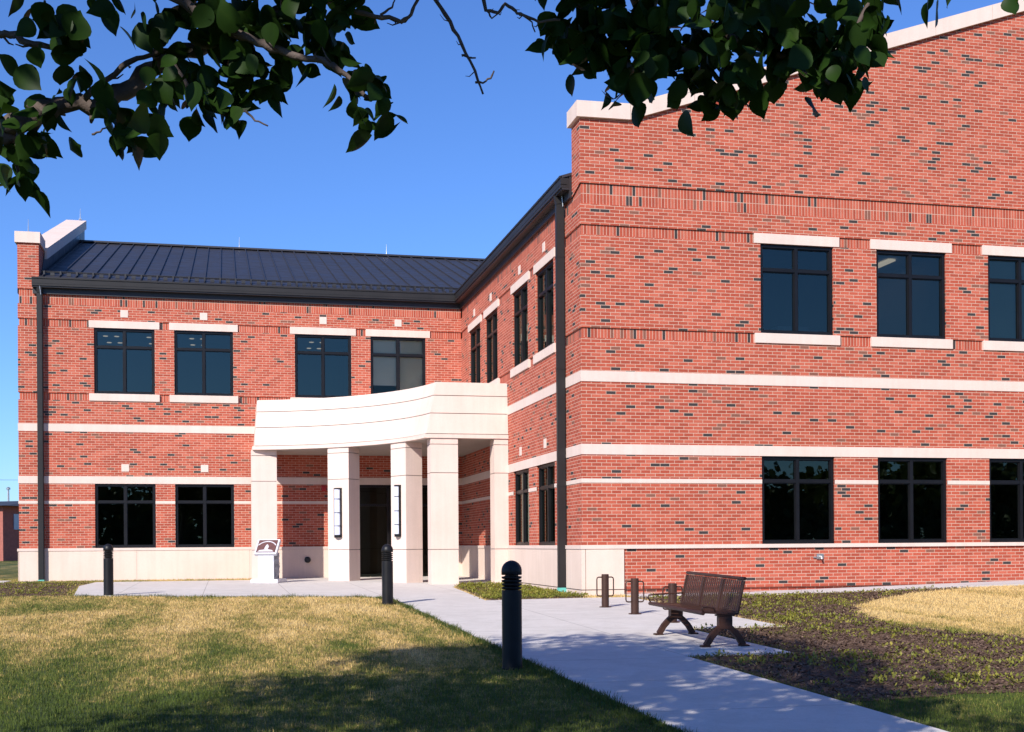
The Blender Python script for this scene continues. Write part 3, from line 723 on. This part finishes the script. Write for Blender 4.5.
# local: x towards the back (+), y along the bench, seat front at x=-.28
def spath(x):   # seat/back side profile
    return x
y0_, y1_ = -.84, .95
seat_p = [(-.30,.38), (-.27,.402), (-.10,.390), (.08,.378), (.13,.380)]
back_p = [(.135,.375), (.15,.44), (.195,.66), (.218,.755), (.232,.785)]
npan = 3; pw = (y1_-y0_)/npan
def slats(mb_, prof, nsl, wd, uv, th=.006):
    for pnl in range(npan):
        ya = y0_+pnl*pw+.03; yb = y0_+(pnl+1)*pw-.03
        for i in range(nsl):
            y = ya+(yb-ya)*(i+.5)/nsl
            for (xa, za), (xb, zb) in zip(prof, prof[1:]): mb_.bar((xa,y,za), (xb,y,zb), wd, th, 0, uv)
def rails(mb_, prof):
    for pnl in range(npan+1):
        y = y0_+pnl*pw; wd = .045 if 0 < pnl < npan else .035
        for (xa, za), (xb, zb) in zip(prof, prof[1:]): mb_.bar((xa,y,za-.002), (xb,y,zb-.002), wd, .02, 0, (0,0,1) if abs(xb-xa) > abs(zb-za) else (1,0,0))
m_ = MB(); slats(m_, seat_p[1:], 10, .036, (0,0,1)); rails(m_, seat_p[1:]); m_.tube([(-.285,y0_-.01,.39), (-.285,y1_+.01,.39)], .022, 10); m_.bar((.13,y0_,.378), (.13,y1_,.378), .035, .02); m_.bar((-.07,y0_,.381), (-.07,y1_,.381), .03, .008)
m_.build('seat', M_BROWN, bench)
m_ = MB(); slats(m_, back_p[:-1], 9, .040, (1,0,0)); rails(m_, back_p[:-1]); m_.tube([(.224,y0_-.01,.778), (.224,y1_+.01,.778)], .020, 10); m_.bar((.145,y0_,.39), (.145,y1_,.39), .02, .03)
m_.build('backrest', M_BROWN, bench)
for y in (-.79, .78):
    m_ = MB(); pr = [(-.085,.40), (.085,.40), (.085,.25), (-.085,.25)]
    m_.box(-.105, .105, y-.055, y+.055, .352, .37); m_.box(-.08, .08, y-.045, y+.045, .20, .353)
    for s_ in (-1, 1):
        pts = [(.04*s_,y,.235), (.10*s_,y,.185), (.165*s_,y,.115), (.205*s_,y,.05), (.225*s_,y,.02)]
        for p, q_ in zip(pts, pts[1:]): m_.bar(p, Vector(q_)+(Vector(q_)-Vector(p))*.12, .075, .065)
        m_.box(.235*s_-.055, .235*s_+.055, y-.05, y+.05, 0, .022)
    m_.build('leg', M_BROWN, bench, bevel=.006)
for y, pr in ((y1_, [(-.27,.395), (-.315,.47), (-.30,.497), (-.22,.505), (.08,.515), (.16,.52)]), (y0_, [(-.27,.39), (-.30,.44), (-.285,.46), (-.22,.462), (-.15,.445), (-.13,.39)])):
    m_ = MB(); m_.tube([(x, y, z) for x, z in pr], .011, 8); m_.build('armrest', M_BROWN, bench, smooth=True)

# ------------------------------------------------------------------ plaque pedestal
px_, py_ = -5.80, 9.05
ped = thing('plaque_pedestal', 'grey granite pedestal carrying a sloped bronze plaque beside the entrance', 'plaque', (px_,py_,G(px_,py_)+.012), -.42)
ped.scale = (.9,.9,.9)
m_ = MB(); m_.box(-.42, .40, -.22, .50, 0, .11); m_.build('plinth', M_GRANITE, ped, bevel=.006)
m_ = MB(); m_.box(-.235, .235, -.10, .30, .112, .86); m_.build('shaft', [M_GRANITE], ped, bevel=.004)
m_ = MB()
for i in range(6):
    for j in range(9):
        d = random.uniform(.0, .03); y = -.095+i*.066; z = .115+j*.083
        m_.face([(.2365+d,y,z), (.2365+random.uniform(0,.03),y+.066,z), (.2365+random.uniform(0,.03),y+.066,z+.083), (.2365+random.uniform(0,.03),y,z+.083)])
m_.build('rock_face', M_ROCK, ped)
tilt = Matrix.Translation((0,-.13,.80)) @ Matrix.Rotation(R(52), 4, 'X')
def tilted(m_): m_.v = [tuple(tilt @ Vector(v_)) for v_ in m_.v]; return m_
m_ = MB(); m_.box(-.335, .335, 0, .53, -.05, .05); tilted(m_).build('capstone', M_GRANITE, ped, bevel=.004)
m_ = MB(); m_.box(-.285, .285, .05, .49, .052, .064); pl = tilted(m_).build('plate', M_BRONZE, ped)
m_ = MB(); n = 18
for i in range(n):      # raised arc
    t0_, t1_ = [math.pi*.22+math.pi*.56*(i+e)/n for e in (0,1)]
    m_.face([(.36*math.cos(t)*rr_, .06+.39*math.sin(t)*rr_, .067) for t, rr_ in ((t0_,.92),(t1_,.92),(t1_,1.0),(t0_,1.0))][::-1])
tilted(m_).build('arc_relief', M_SILVER, pl)
m_ = MB()
m_.face([(-.25,.07,.067), (.25,.07,.067), (.17,.13,.067), (.02,.155,.067), (-.19,.125,.067)]); m_.face([(-.06,.16,.067), (.05,.16,.067), (.065,.24,.067), (.03,.31,.067), (.0,.34,.067), (-.03,.30,.067), (-.05,.24,.067)])
tilted(m_).build('dome_relief', M_SILVER, pl)

# ------------------------------------------------------------------ distant building, pole and wires
def camp(X, Y, z): p = EYE + RGT*X + FWD*Y; return Vector((p.x, p.y, z))
far = thing('far_building', 'low dark roofed brick building far off on the left horizon', 'building', camp(-35.5,86,0), -.6)
M_FB = mottled('far_brick', (.27,.09,.07), (.36,.12,.09), 6, .9); M_FR = mottled('far_roof', (.03,.03,.035), (.04,.04,.045), 1, .6)
m_ = MB(); m_.box(-24, 0, 0, 14, -.5, 3.95); m_.build('wall', M_FB, far)
m_ = MB(); m_.prism([(-24.6,-.6), (.6,-.6), (.6,14.6), (-24.6,14.6)], 3.95, 4.5, 0, [(-23,5), (-1,5), (-1,9), (-23,9)]); m_.build('roof', M_FR, far)
M_FW = mottled('far_window', (.25,.33,.45), (.35,.43,.55), 1, .15)
for y in (1.0, 3.4, 5.8, 8.2): 
    m_ = MB(); m_.box(-.02, .06, y, y+1.6, 2.3, 3.4); m_.build('window', M_FW, far)
for x in (-5, -9.5):
    m_ = MB(); m_.box(x, x+2, -.06, .02, 1.5, 3.1); m_.build('window', M_FW, far)
pole = thing('utility_pole', 'thin pale pole rising behind the far building at the left edge', 'pole', camp(-39.6,97,0))
m_ = MB(); m_.tube([(0,0,0), (0,0,5.6)], [.13,.07], 8); m_.build('post', M_STEELP, pole)
m_ = MB(); m_.lathe([(.16,5.6), (.16,5.72), (.05,5.8)], 10); m_.build('lamp_head', M_STEELP, pole)
for z, l in ((7.3, 'upper thin dark wire crossing the sky left of the wing'), (4.9, 'lower thin dark wire crossing the sky left of the wing')):
    m_ = MB(); p0, p1 = camp(-95,101.5,z+.6), camp(40,101.5,z+.2); m_.tube([p0+(p1-p0)*(i/12)-Vector((0,0,1.2*4*(i/12)*(1-i/12))) for i in range(13)], .013, 5)
    tag(m_.build('power_line', M_DARK), l, 'wire', 'wires behind the far building')

# ------------------------------------------------------------------ lawn grass, weeds and mulch chips
def inpoly(P, poly):
    x, y = P[:,0], P[:,1]; r = np.zeros(len(P), bool); n = len(poly)
    for i in range(n):
        x1, y1 = poly[i]; x2, y2 = poly[(i+1) % n]
        c = (y1 > y) != (y2 > y)
        with np.errstate(divide='ignore', invalid='ignore'): r ^= c & (x < (x2-x1)*(y-y1)/(y2-y1+1e-12)+x1)
    return r
def Gv(P):
    x, y = P[:,0], P[:,1]
    return .018*np.minimum(0, np.maximum(y,-60)+.6) + .0068*np.maximum(0, np.minimum(y+.6,13.3)) + .024*np.clip(x-3.5,0,12)*np.clip((y+8)/8,0,1)
def wedge(n, ymin, ymax, power):
    u = rng.random(n); Y = (ymin**power + u*(ymax**power-ymin**power))**(1/power)
    X = (rng.random(n)*2-1)*(.44*Y+1.6)
    return np.stack([EYE.x+RGT.x*X+FWD.x*Y, EYE.y+RGT.y*X+FWD.y*Y], 1), Y
BUILD = [(LX,LV-.02), (0,LV-.02), (0,-.02), (40,-.02), (40,40), (LX,40)]
HOLES = [PLAZA, STRIP, BEDR, BEDT, BEDL, BUILD]
P, Y = wedge(520000, 7.2, 36, .75)
keep = np.ones(len(P), bool)
Pj = P+rng.normal(size=P.shape)*.14
for h in HOLES: keep &= ~inpoly(Pj if (h is BEDR or h is BEDL) else P, h)
for h in (PLAZA, STRIP): keep &= ~inpoly(P, h)
P, Y = P[keep], Y[keep]; n = len(P)
ang = rng.random(n)*2*math.pi; lean = rng.random(n)**1.5*.9; hgt = (.022+.034*rng.random(n)); wd = (.0045+.00035*Y)*(.7+.6*rng.random(n))
z = Gv(P)
dx, dy = np.cos(ang), np.sin(ang); la = rng.random(n)*2*math.pi
co = np.empty((n,3,3), np.float32)
co[:,0] = np.stack([P[:,0]-dx*wd/2, P[:,1]-dy*wd/2, z-.004], 1); co[:,1] = np.stack([P[:,0]+dx*wd/2, P[:,1]+dy*wd/2, z-.004], 1)
co[:,2] = np.stack([P[:,0]+np.cos(la)*lean*hgt, P[:,1]+np.sin(la)*lean*hgt, z+hgt*(1-.35*lean)], 1)
E = [(-9.85,3.1), (-7.3,1.95), (-5.4,1.25), (-4.3,.85), (-3.95,.3), (-3.8,-.9), (-3.8,-22)]
ep, el_ = [], []
for a, c in zip(E, E[1:]):
    L = math.hypot(c[0]-a[0], c[1]-a[1]); k_ = int(L*330); t = rng.random(k_); nrm = ((a[1]-c[1])/L, (c[0]-a[0])/L)
    clump = .5+.5*np.sin(t*L*5.1+1.3)*np.sin(t*L*2.3)+rng.normal(size=k_)*.15
    d = np.abs(rng.normal(size=k_))*.07; sgn = -1
    ep.append(np.stack([a[0]+(c[0]-a[0])*t+nrm[0]*d*sgn, a[1]+(c[1]-a[1])*t+nrm[1]*d*sgn], 1)); el_.append(.035+.075*np.clip(clump,0,1)*rng.random(k_))
ep = np.concatenate(ep); el_ = np.concatenate(el_); k_ = len(ep)
an2 = rng.random(k_)*6.283; wz2 = .007+.006*rng.random(k_); ez = Gv(ep); le = rng.normal(size=(k_,2))*.45*el_[:,None]
ce = np.empty((k_,3,3), np.float32)
ce[:,0] = np.stack([ep[:,0]-np.cos(an2)*wz2/2, ep[:,1]-np.sin(an2)*wz2/2, ez], 1); ce[:,1] = np.stack([ep[:,0]+np.cos(an2)*wz2/2, ep[:,1]+np.sin(an2)*wz2/2, ez], 1)
ce[:,2] = np.stack([ep[:,0]+le[:,0], ep[:,1]+le[:,1], ez+el_], 1)
ed = fast_mesh('edge_grass', ce.reshape(-1,3), np.arange(k_*3), 3, M_EDGE); tag(ed, 'longer green grass fringing the concrete paving', 'grass', None, 'stuff')
g_ = fast_mesh('grass', co.reshape(-1,3), np.arange(n*3), 3, M_BLADE); tag(g_, 'patchy green and straw coloured lawn grass', 'grass', None, 'stuff')
# weeds
def hashnoise(P, s, seed):
    r = np.random.default_rng(seed); ph = r.random((6,2))*6.28; fr = r.normal(size=(6,2))*s
    return sum(np.sin(P@fr[i]+ph[i,0]) for i in range(6))/6
cent = []
for poly, cnt in ((BEDR, 2200), (BEDT, 900), (BEDL, 500)):
    q = np.array(poly); lo_, hi_ = q.min(0), q.max(0); C_ = lo_+(hi_-lo_)*rng.random((cnt*6,2)); C_ = C_[inpoly(C_, poly)]
    t = hashnoise(C_, 1.6, 3); C_ = C_[t*.55+rng.normal(size=len(C_))*.3 > (.13 if poly is BEDR else -.3)]; cent.append(C_[:cnt])
cent = np.concatenate(cent)
nl = 16; m = len(cent)*nl
cc_ = np.repeat(cent, nl, 0); big = np.repeat(.5+.9*rng.random(len(cent)), nl)
an = rng.random(m)*6.283; el = rng.random(m)*1.1+.15; ln = (.014+.034*rng.random(m))*big; off = rng.normal(size=(m,2))*.05*big[:,None]
b_ = cc_+off; zb = Gv(b_)+.012+rng.random(m)*.035*big
d3 = np.stack([np.cos(an)*np.cos(el), np.sin(an)*np.cos(el), np.sin(el)], 1); sd3 = np.stack([-np.sin(an), np.cos(an), np.zeros(m)], 1)
base = np.concatenate([b_, zb[:,None]], 1); wdt = ln*.28
co = np.stack([base, base+d3*(ln*.5)[:,None]+sd3*wdt[:,None], base+d3*ln[:,None], base+d3*(ln*.5)[:,None]-sd3*wdt[:,None]], 1)
wz = fast_mesh('weeds', co.reshape(-1,3), np.arange(m*4), 4, M_WEED); tag(wz, 'low yellow green weeds sprouting through the bark mulch beds', 'weeds', None, 'stuff')
cs = []
for poly, cnt in ((BEDR, 26000), (BEDT, 3000), (BEDL, 4000)):
    q = np.array(poly); lo_, hi_ = q.min(0), q.max(0); C_ = lo_+(hi_-lo_)*rng.random((cnt*3,2)); C_ = C_[inpoly(C_, poly)]; cs.append(C_[:cnt])
C_ = np.concatenate(cs); m = len(C_); an = rng.random(m)*6.283; ln = .02+.045*rng.random(m); wd = .008+.014*rng.random(m)
zb = Gv(C_)+.016+.02*rng.random(m); ti = rng.normal(size=m)*.35; ta = rng.normal(size=m)*.35
ax = np.stack([np.cos(an)*np.cos(ti), np.sin(an)*np.cos(ti), np.sin(ti)], 1); bx = np.stack([-np.sin(an)*np.cos(ta), np.cos(an)*np.cos(ta), np.sin(ta)], 1)
c3 = np.concatenate([C_, zb[:,None]], 1)
co = np.stack([c3-ax*ln[:,None]/2-bx*wd[:,None]/2, c3+ax*ln[:,None]/2-bx*wd[:,None]/2, c3+ax*ln[:,None]/2+bx*wd[:,None]/2, c3-ax*ln[:,None]/2+bx*wd[:,None]/2], 1)
ch = fast_mesh('mulch_chips', co.reshape(-1,3), np.arange(m*4), 4, M_CHIP); tag(ch, 'dark bark chips strewn over the planting beds', 'mulch', None, 'stuff')

# ------------------------------------------------------------------ pear tree over the camera
tree = thing('pear_tree', 'leafy pear tree whose low branches hang across the top of the view', 'tree', (0,0,0))
def tp(p): return EYE + RGT*p[0] + FWD*p[1] + Vector((0,0,p[2]-EYE.z))
SPRAY_A=[
(-1.077,3.00,2.240,0.078,0.073,26),(-1.219,3.00,2.156,0.034,0.034,6),(-1.129,3.00,2.089,0.049,0.024,7),(-1.210,3.00,1.997,0.044,0.049,12),(-1.147,3.00,2.021,0.049,0.044,12),(-1.179,3.00,1.917,0.037,0.034,8),(-1.101,3.00,1.965,0.007,0.015,1),(-0.957,3.00,2.317,0.015,0.034,3),(-0.860,3.00,2.292,0.034,0.058,12),(-1.056,3.00,2.142,0.029,0.019,4),(-0.942,3.00,2.049,0.039,0.049,14),(-0.899,3.00,1.983,0.015,0.022,3),(-0.850,3.00,2.012,0.019,0.034,5),(-0.983,3.00,2.098,0.029,0.024,5),(-0.837,3.00,2.117,0.034,0.063,14),(-0.764,3.00,2.121,0.054,0.058,22),(-0.691,3.00,2.096,0.044,0.034,12),(-0.642,3.00,2.169,0.054,0.063,22),(-0.569,3.00,2.144,0.024,0.034,7),(-0.715,3.00,2.225,0.088,0.054,26),(-0.665,3.00,2.310,0.088,0.044,24),(-0.532,3.00,2.304,0.068,0.054,24),(-0.434,3.00,2.289,0.037,0.058,16),(-0.459,3.00,2.223,0.034,0.039,10),(-0.520,3.00,2.192,0.029,0.034,8),(-0.593,3.00,2.249,0.044,0.044,10),(-0.386,3.00,2.167,0.024,0.034,6),(-0.319,3.00,2.130,0.027,0.032,8),(-0.334,3.00,2.033,0.027,0.027,7),(-0.285,3.00,2.084,0.019,0.029,5),(-0.411,3.00,2.114,0.012,0.017,2),(-0.775,3.00,2.328,0.068,0.034,14),(-1.030,3.00,2.356,0.024,0.010,2),(-1.188,3.00,2.355,0.024,0.010,2),(-0.366,3.00,2.337,0.029,0.029,6),(-0.677,3.00,2.403,0.292,0.029,46),]
SPRAY_B=[
(0.120,3.20,2.325,0.021,0.057,8),(0.185,3.20,2.306,0.052,0.067,22),(0.263,3.20,2.358,0.078,0.078,44),(0.160,3.20,2.405,0.047,0.042,16),(0.367,3.20,2.341,0.083,0.093,50),(0.471,3.20,2.289,0.067,0.088,38),(0.335,3.20,2.222,0.042,0.036,12),(0.262,3.20,2.223,0.013,0.023,3),(0.293,3.20,2.194,0.021,0.016,4),(0.457,3.20,2.185,0.018,0.023,5),(0.548,3.20,2.236,0.047,0.067,22),(0.588,3.20,2.366,0.073,0.073,30),(0.692,3.20,2.352,0.083,0.093,44),(0.639,3.20,2.223,0.026,0.039,8),(0.756,3.20,2.287,0.052,0.083,26),(0.834,3.20,2.312,0.067,0.093,40),(0.815,3.20,2.196,0.026,0.026,7),(0.878,3.20,2.208,0.029,0.036,10),(0.933,3.20,2.338,0.034,0.093,20),(0.964,3.20,2.389,0.026,0.052,10),(0.535,3.20,2.159,0.016,0.013,2),(0.613,3.20,2.184,0.013,0.013,2),(0.524,3.20,2.486,0.441,0.031,66),(1.095,3.20,2.432,0.036,0.013,3),(1.237,3.20,2.465,0.016,0.008,1),(1.318,3.20,2.449,0.013,0.013,3),]
TWIGS=[
([(-1.432, 3.1, 1.981), (-1.28, 3.1, 2.063), (-1.25, 3.1, 2.075), (-1.187, 3.1, 2.125), (-1.137, 3.1, 2.147), (-1.041, 3.1, 2.139), (-0.978, 3.1, 2.161), (-0.92, 3.1, 2.211), (-0.869, 3.1, 2.253), (-0.789, 3.1, 2.281), (-0.715, 3.1, 2.318), (-0.665, 3.1, 2.33), (-0.607, 3.1, 2.35), (-0.524, 3.1, 2.414), (-0.448, 3.1, 2.502)],0.028,0.014),
([(-0.928, 2.95, 2.434), (-0.776, 2.95, 2.33), (-0.736, 2.95, 2.304), (-0.669, 2.95, 2.263), (-0.6, 2.95, 2.233), (-0.547, 2.95, 2.214), (-0.454, 2.95, 2.189), (-0.418, 2.95, 2.179), (-0.375, 2.95, 2.143), (-0.328, 2.95, 2.095)],0.015,0.005),
([(-1.357, 3.05, 2.324), (-1.258, 3.05, 2.303), (-1.216, 3.05, 2.293), (-1.179, 3.05, 2.278), (-1.11, 3.05, 2.26)],0.012,0.006),
([(-1.049, 3.05, 2.141), (-0.989, 3.05, 2.193), (-0.939, 3.05, 2.229), (-0.89, 3.05, 2.249), (-0.838, 3.05, 2.258)],0.008,0.005),
([(-0.202, 3.0, 2.429), (-0.176, 3.0, 2.355), (-0.142, 3.0, 2.302), (-0.113, 3.0, 2.248), (-0.082, 3.0, 2.18), (-0.063, 3.0, 2.126)],0.006,0.0025),
([(-0.082, 3.0, 2.155), (-0.063, 3.0, 2.153), (-0.046, 3.0, 2.165), (-0.036, 3.0, 2.182)],0.003,0.002),
([(-0.114, 3.0, 2.221), (-0.099, 3.0, 2.216), (-0.08, 3.0, 2.214)],0.003,0.002),
([(-0.398, 3.0, 2.333), (-0.325, 3.0, 2.32), (-0.276, 3.0, 2.31), (-0.259, 3.0, 2.302), (-0.235, 3.0, 2.319), (-0.222, 3.0, 2.356), (-0.227, 3.0, 2.404)],0.006,0.0035),
([(-0.312, 3.0, 2.322), (-0.283, 3.0, 2.337), (-0.276, 3.0, 2.356)],0.003,0.002),
([(-0.071, 3.1, 2.449), (-0.054, 3.1, 2.374), (-0.026, 3.1, 2.363), (-0.008, 3.1, 2.391), (0.017, 3.1, 2.368), (0.039, 3.1, 2.358), (0.079, 3.1, 2.342), (0.13, 3.1, 2.347)],0.005,0.003),
([(-0.054, 3.1, 2.374), (-0.041, 3.1, 2.353), (-0.024, 3.1, 2.366)],0.0025,0.0015),
([(0.029, 3.1, 2.363), (0.059, 3.1, 2.343), (0.067, 3.1, 2.317)],0.0025,0.0015),
([(0.057, 3.2, 2.546), (0.173, 3.2, 2.441), (0.264, 3.2, 2.389), (0.367, 3.2, 2.336), (0.471, 3.2, 2.304), (0.496, 3.2, 2.283)],0.012,0.005),
([(0.343, 3.2, 2.544), (0.471, 3.2, 2.413), (0.588, 3.2, 2.335), (0.704, 3.2, 2.295), (0.795, 3.2, 2.255), (0.833, 3.2, 2.216)],0.012,0.005),
([(0.965, 3.2, 2.54), (0.939, 3.2, 2.436), (0.886, 3.2, 2.333), (0.847, 3.2, 2.242)],0.008,0.004),
([(0.16, 3.2, 2.377), (0.146, 3.2, 2.325), (0.128, 3.2, 2.299)],0.003,0.002),
([(-1.21, 3.05, 2.075), (-1.225, 3.05, 2.014), (-1.206, 3.05, 1.927)],0.006,0.003),
([(-0.824, 3.0, 2.214), (-0.776, 3.0, 2.14), (-0.716, 3.0, 2.091), (-0.655, 3.0, 2.062)],0.006,0.003),
([(-1.022, 3.05, 2.121), (-0.968, 3.05, 2.086), (-0.938, 3.05, 2.012)],0.005,0.002),
([(-1.219, 3.0, 2.09), (-1.21, 3.0, 2.058), (-1.234, 3.0, 2.075)],0.003,0.002),
([(-0.645, 3.0, 2.091), (-0.618, 3.0, 2.066), (-0.587, 3.0, 2.052)],0.003,0.002),
([(-1.015, 3.0, 2.033), (-0.996, 3.0, 2.042), (-0.976, 3.0, 2.054)],0.003,0.002),
([(-1.127, 3.0, 2.362), (-1.132, 3.0, 2.333), (-1.152, 3.0, 2.313)],0.003,0.002),
]
CROWNS = [(165, 130, np.array([-2.9,2.9,5.2]), np.array([3.5,3.2,2.4]), .25), (34, 110, np.array([-1.0,3.1,3.3]), np.array([1.6,1.2,.6]), .22), (46, 120, np.array([-3.9,4.7,6.0]), np.array([1.9,1.6,.9]), .26)]

TR = (-2.9, 1.3)
gz_ = G(*(tp((TR[0],TR[1],0)).xy))
m_ = MB(); m_.tube([tp((TR[0],TR[1],gz_-.1)), tp((TR[0]+.01,TR[1],gz_+.12)), tp((TR[0]+.03,TR[1]+.02,1.0)), tp((TR[0]+.12,TR[1]+.08,2.0)), tp((TR[0]+.2,TR[1]+.2,3.4)), tp((TR[0]+.35,TR[1]+.4,5.4)), tp((TR[0]+.4,TR[1]+.6,7.2))], [.22,.16,.135,.12,.095,.055,.02], 14)
m_.build('trunk', M_BARK, tree, smooth=True)
LIMBS = [[(-2.78,1.38,1.75), (-2.3,2.0,1.85), (-1.75,2.7,1.92), (-1.44,3.1,1.98)], [(-2.75,1.4,2.2), (-2.0,1.9,2.9), (-1.2,2.5,3.2), (-.4,2.95,2.95), (.1,3.15,2.62)], [(-2.7,1.5,2.6), (-1.4,2.0,3.6), (0,2.7,3.7), (.55,3.1,2.85)], [(-2.7,1.5,3.0), (-1.5,2.6,4.2), (-.5,3.8,5.0), (.3,4.6,5.2)], [(-2.65,1.6,3.6), (-3.2,3.0,4.9), (-3.6,4.2,5.6)], [(-2.7,1.5,3.2), (-1.5,.6,4.2), (.2,.2,5.0), (1.8,.6,5.2)], [(-2.7,1.4,3.0), (-3.8,.4,4.2), (-4.8,-.4,5.2)], [(-2.75,1.35,2.0), (-2.2,2.0,2.45), (-1.6,2.7,2.62), (-.95,2.95,2.5)], [(-2.6,1.7,4.2), (-1.6,3.6,5.8), (-.9,4.8,6.6)], [(.0,2.7,3.7), (.8,2.9,3.4), (.95,3.15,2.85)]]
for L in LIMBS:
    n = len(L); m_ = MB(); m_.tube([tp(p) for p in L], [.05*(1-i/(n-1))+.007 for i in range(n)], 9); m_.build('limb', M_BARK, tree, smooth=True)
for pts, r0, r1 in TWIGS:
    n = len(pts); P3 = [tp(p) for p in pts]
    fine = []
    for a, b in zip(P3, P3[1:]):
        for s_ in range(3): fine.append(a.lerp(b, s_/3)+Vector([random.uniform(-1,1)*r1*.9 for _ in range(3)]))
    fine.append(P3[-1]); n = len(fine)
    m_ = MB(); m_.tube(fine, [(r0+(r1-r0)*i/(n-1))*random.uniform(.88,1.15) for i in range(n)], 7)
    if n > 12:
        for i in range(3, n-1, 3):
            d = Vector((random.uniform(-1,1), random.uniform(-1,1), random.uniform(-1,.5))).normalized()*random.uniform(.02,.05); m_.tube([fine[i], fine[i]+d*.6, fine[i]+d+Vector((0,0,.01))], [r1*.6,r1*.45,r1*.25], 5)
    m_.build('twig', M_BARK, tree, smooth=True)
def leaves(C3, size, hang, fine_=False):         # C3 (n,3) world; ovate folded leaves, 4 quads each
    n = len(C3); d = rng.normal(size=(n,3)); d[:,2] -= hang; d /= np.linalg.norm(d, axis=1)[:,None]
    a = rng.normal(size=(n,3)); s_ = np.cross(d, a); s_ /= np.linalg.norm(s_, axis=1)[:,None]; nn = np.cross(s_, d)
    ln = size*(.62+.68*rng.random(n)); wd = ln*(.36+.12*rng.random(n)); fold = .12+.42*rng.random(n); curl = rng.normal(size=n)*.24
    prof = [(0,0), (.05,.42), (.14,.76), (.30,.99), (.46,1.0), (.62,.84), (.76,.58), (.88,.27), (1.03,0.0)] if fine_ else [(0,0), (.14,.62), (.36,1.0), (.62,.80), (.85,.36), (1.0,0.0)]
    V = []
    for t, ww in prof:
        m0 = C3 + d*(ln*t)[:,None] + nn*(ln*curl*t*t)[:,None]
        if ww == 0: V.append(m0); continue
        e = (wd*ww)[:,None]; V += [m0-s_*e+nn*(fold[:,None]*e), m0, m0+s_*e+nn*(fold[:,None]*e)]
    V = np.stack(V, 1); k_ = V.shape[1]          # 14 verts
    tris = [(0,2,1), (0,3,2)]
    for r_ in range(len(prof)-3):
        a_ = 1+3*r_; b_ = a_+3; tris += [(a_,a_+1,b_+1), (a_,b_+1,b_), (a_+1,a_+2,b_+2), (a_+1,b_+2,b_+1)]
    tris += [(k_-4,k_-3,k_-1), (k_-3,k_-2,k_-1)]
    T_ = np.array(tris).ravel(); idx = (np.arange(n)[:,None]*k_ + T_[None,:]).ravel()
    return V.reshape(-1,3), idx
def spray(tab, name, dd):
    c = []; tab = [(*q[:5], max(1, round(q[5]*(1.1 if q[1] < 3.1 else 1.4)))) for q in tab]
    for x, yv, zv, rx, rz_, n in tab:
        a = rng.random(n)*6.283; r_ = np.sqrt(rng.random(n))
        X = x+rx*r_*np.cos(a); Z = zv+rz_*r_*np.sin(a)+.022; D = yv+rng.normal(size=n)*dd
        c.append(np.stack([EYE.x+RGT.x*X+FWD.x*D, EYE.y+RGT.y*X+FWD.y*D, Z], 1))
    co_, idx_ = leaves(np.concatenate(c), .061, 1.2, True); o = fast_mesh(name, co_, idx_, 3, M_LEAF); o.parent = tree; tag(o, kind='stuff'); o.data.polygons.foreach_set('use_smooth', [True]*len(o.data.polygons)); return o
spray(SPRAY_A, 'leaf_spray', .06); spray(SPRAY_B, 'leaf_spray', .07)
def crown_pts(n_cl, per, c, rad, sig):
    out = []
    while len(out) < n_cl:
        q = rng.normal(size=3); q /= np.linalg.norm(q); q *= rng.random()**.45; out.append(q*rad+c)
    out = np.repeat(np.array(out), per, 0); return out + rng.normal(size=out.shape)*sig
Q = np.concatenate([crown_pts(*a) for a in CROWNS])
xi = FOC*Q[:,0]/np.maximum(Q[:,1],.05)+512; yi = Y0-FOC*(Q[:,2]-EYE.z)/np.maximum(Q[:,1],.05)
vis = (Q[:,1] > .05) & (xi > -70) & (xi < 1094) & (yi > -45)
Q = Q[~vis & (Q[:,2] > 1.9) & (Q[:,0] < np.where(Q[:,2] < 3.6, .7, -.15))]
W = np.stack([EYE.x+RGT.x*Q[:,0]+FWD.x*Q[:,1], EYE.y+RGT.y*Q[:,0]+FWD.y*Q[:,1], Q[:,2]], 1)
co_, idx_ = leaves(W, .105, .5); o = fast_mesh('crown', co_, idx_, 3, M_LEAF); o.parent = tree; tag(o, kind='stuff')

# ------------------------------------------------------------------ trees across the street, mirrored in the windows
n = 42000; bx_ = -120+230*rng.random(n); top = 8.2+1.6*np.sin(bx_*.21+1)+1.3*np.sin(bx_*.53)+.9*np.sin(bx_*1.31+2)+.5*rng.normal(size=n)
pts = [np.stack([bx_, -84+5*rng.normal(size=n)*.6, top*rng.random(n)**.85], 1)]
co_, idx_ = leaves(np.concatenate(pts), .9, .2); o = fast_mesh('tree_belt', co_, idx_, 3, M_BELT); tag(o, 'line of leafy trees far across the grounds opposite the building', 'trees', None, 'stuff')
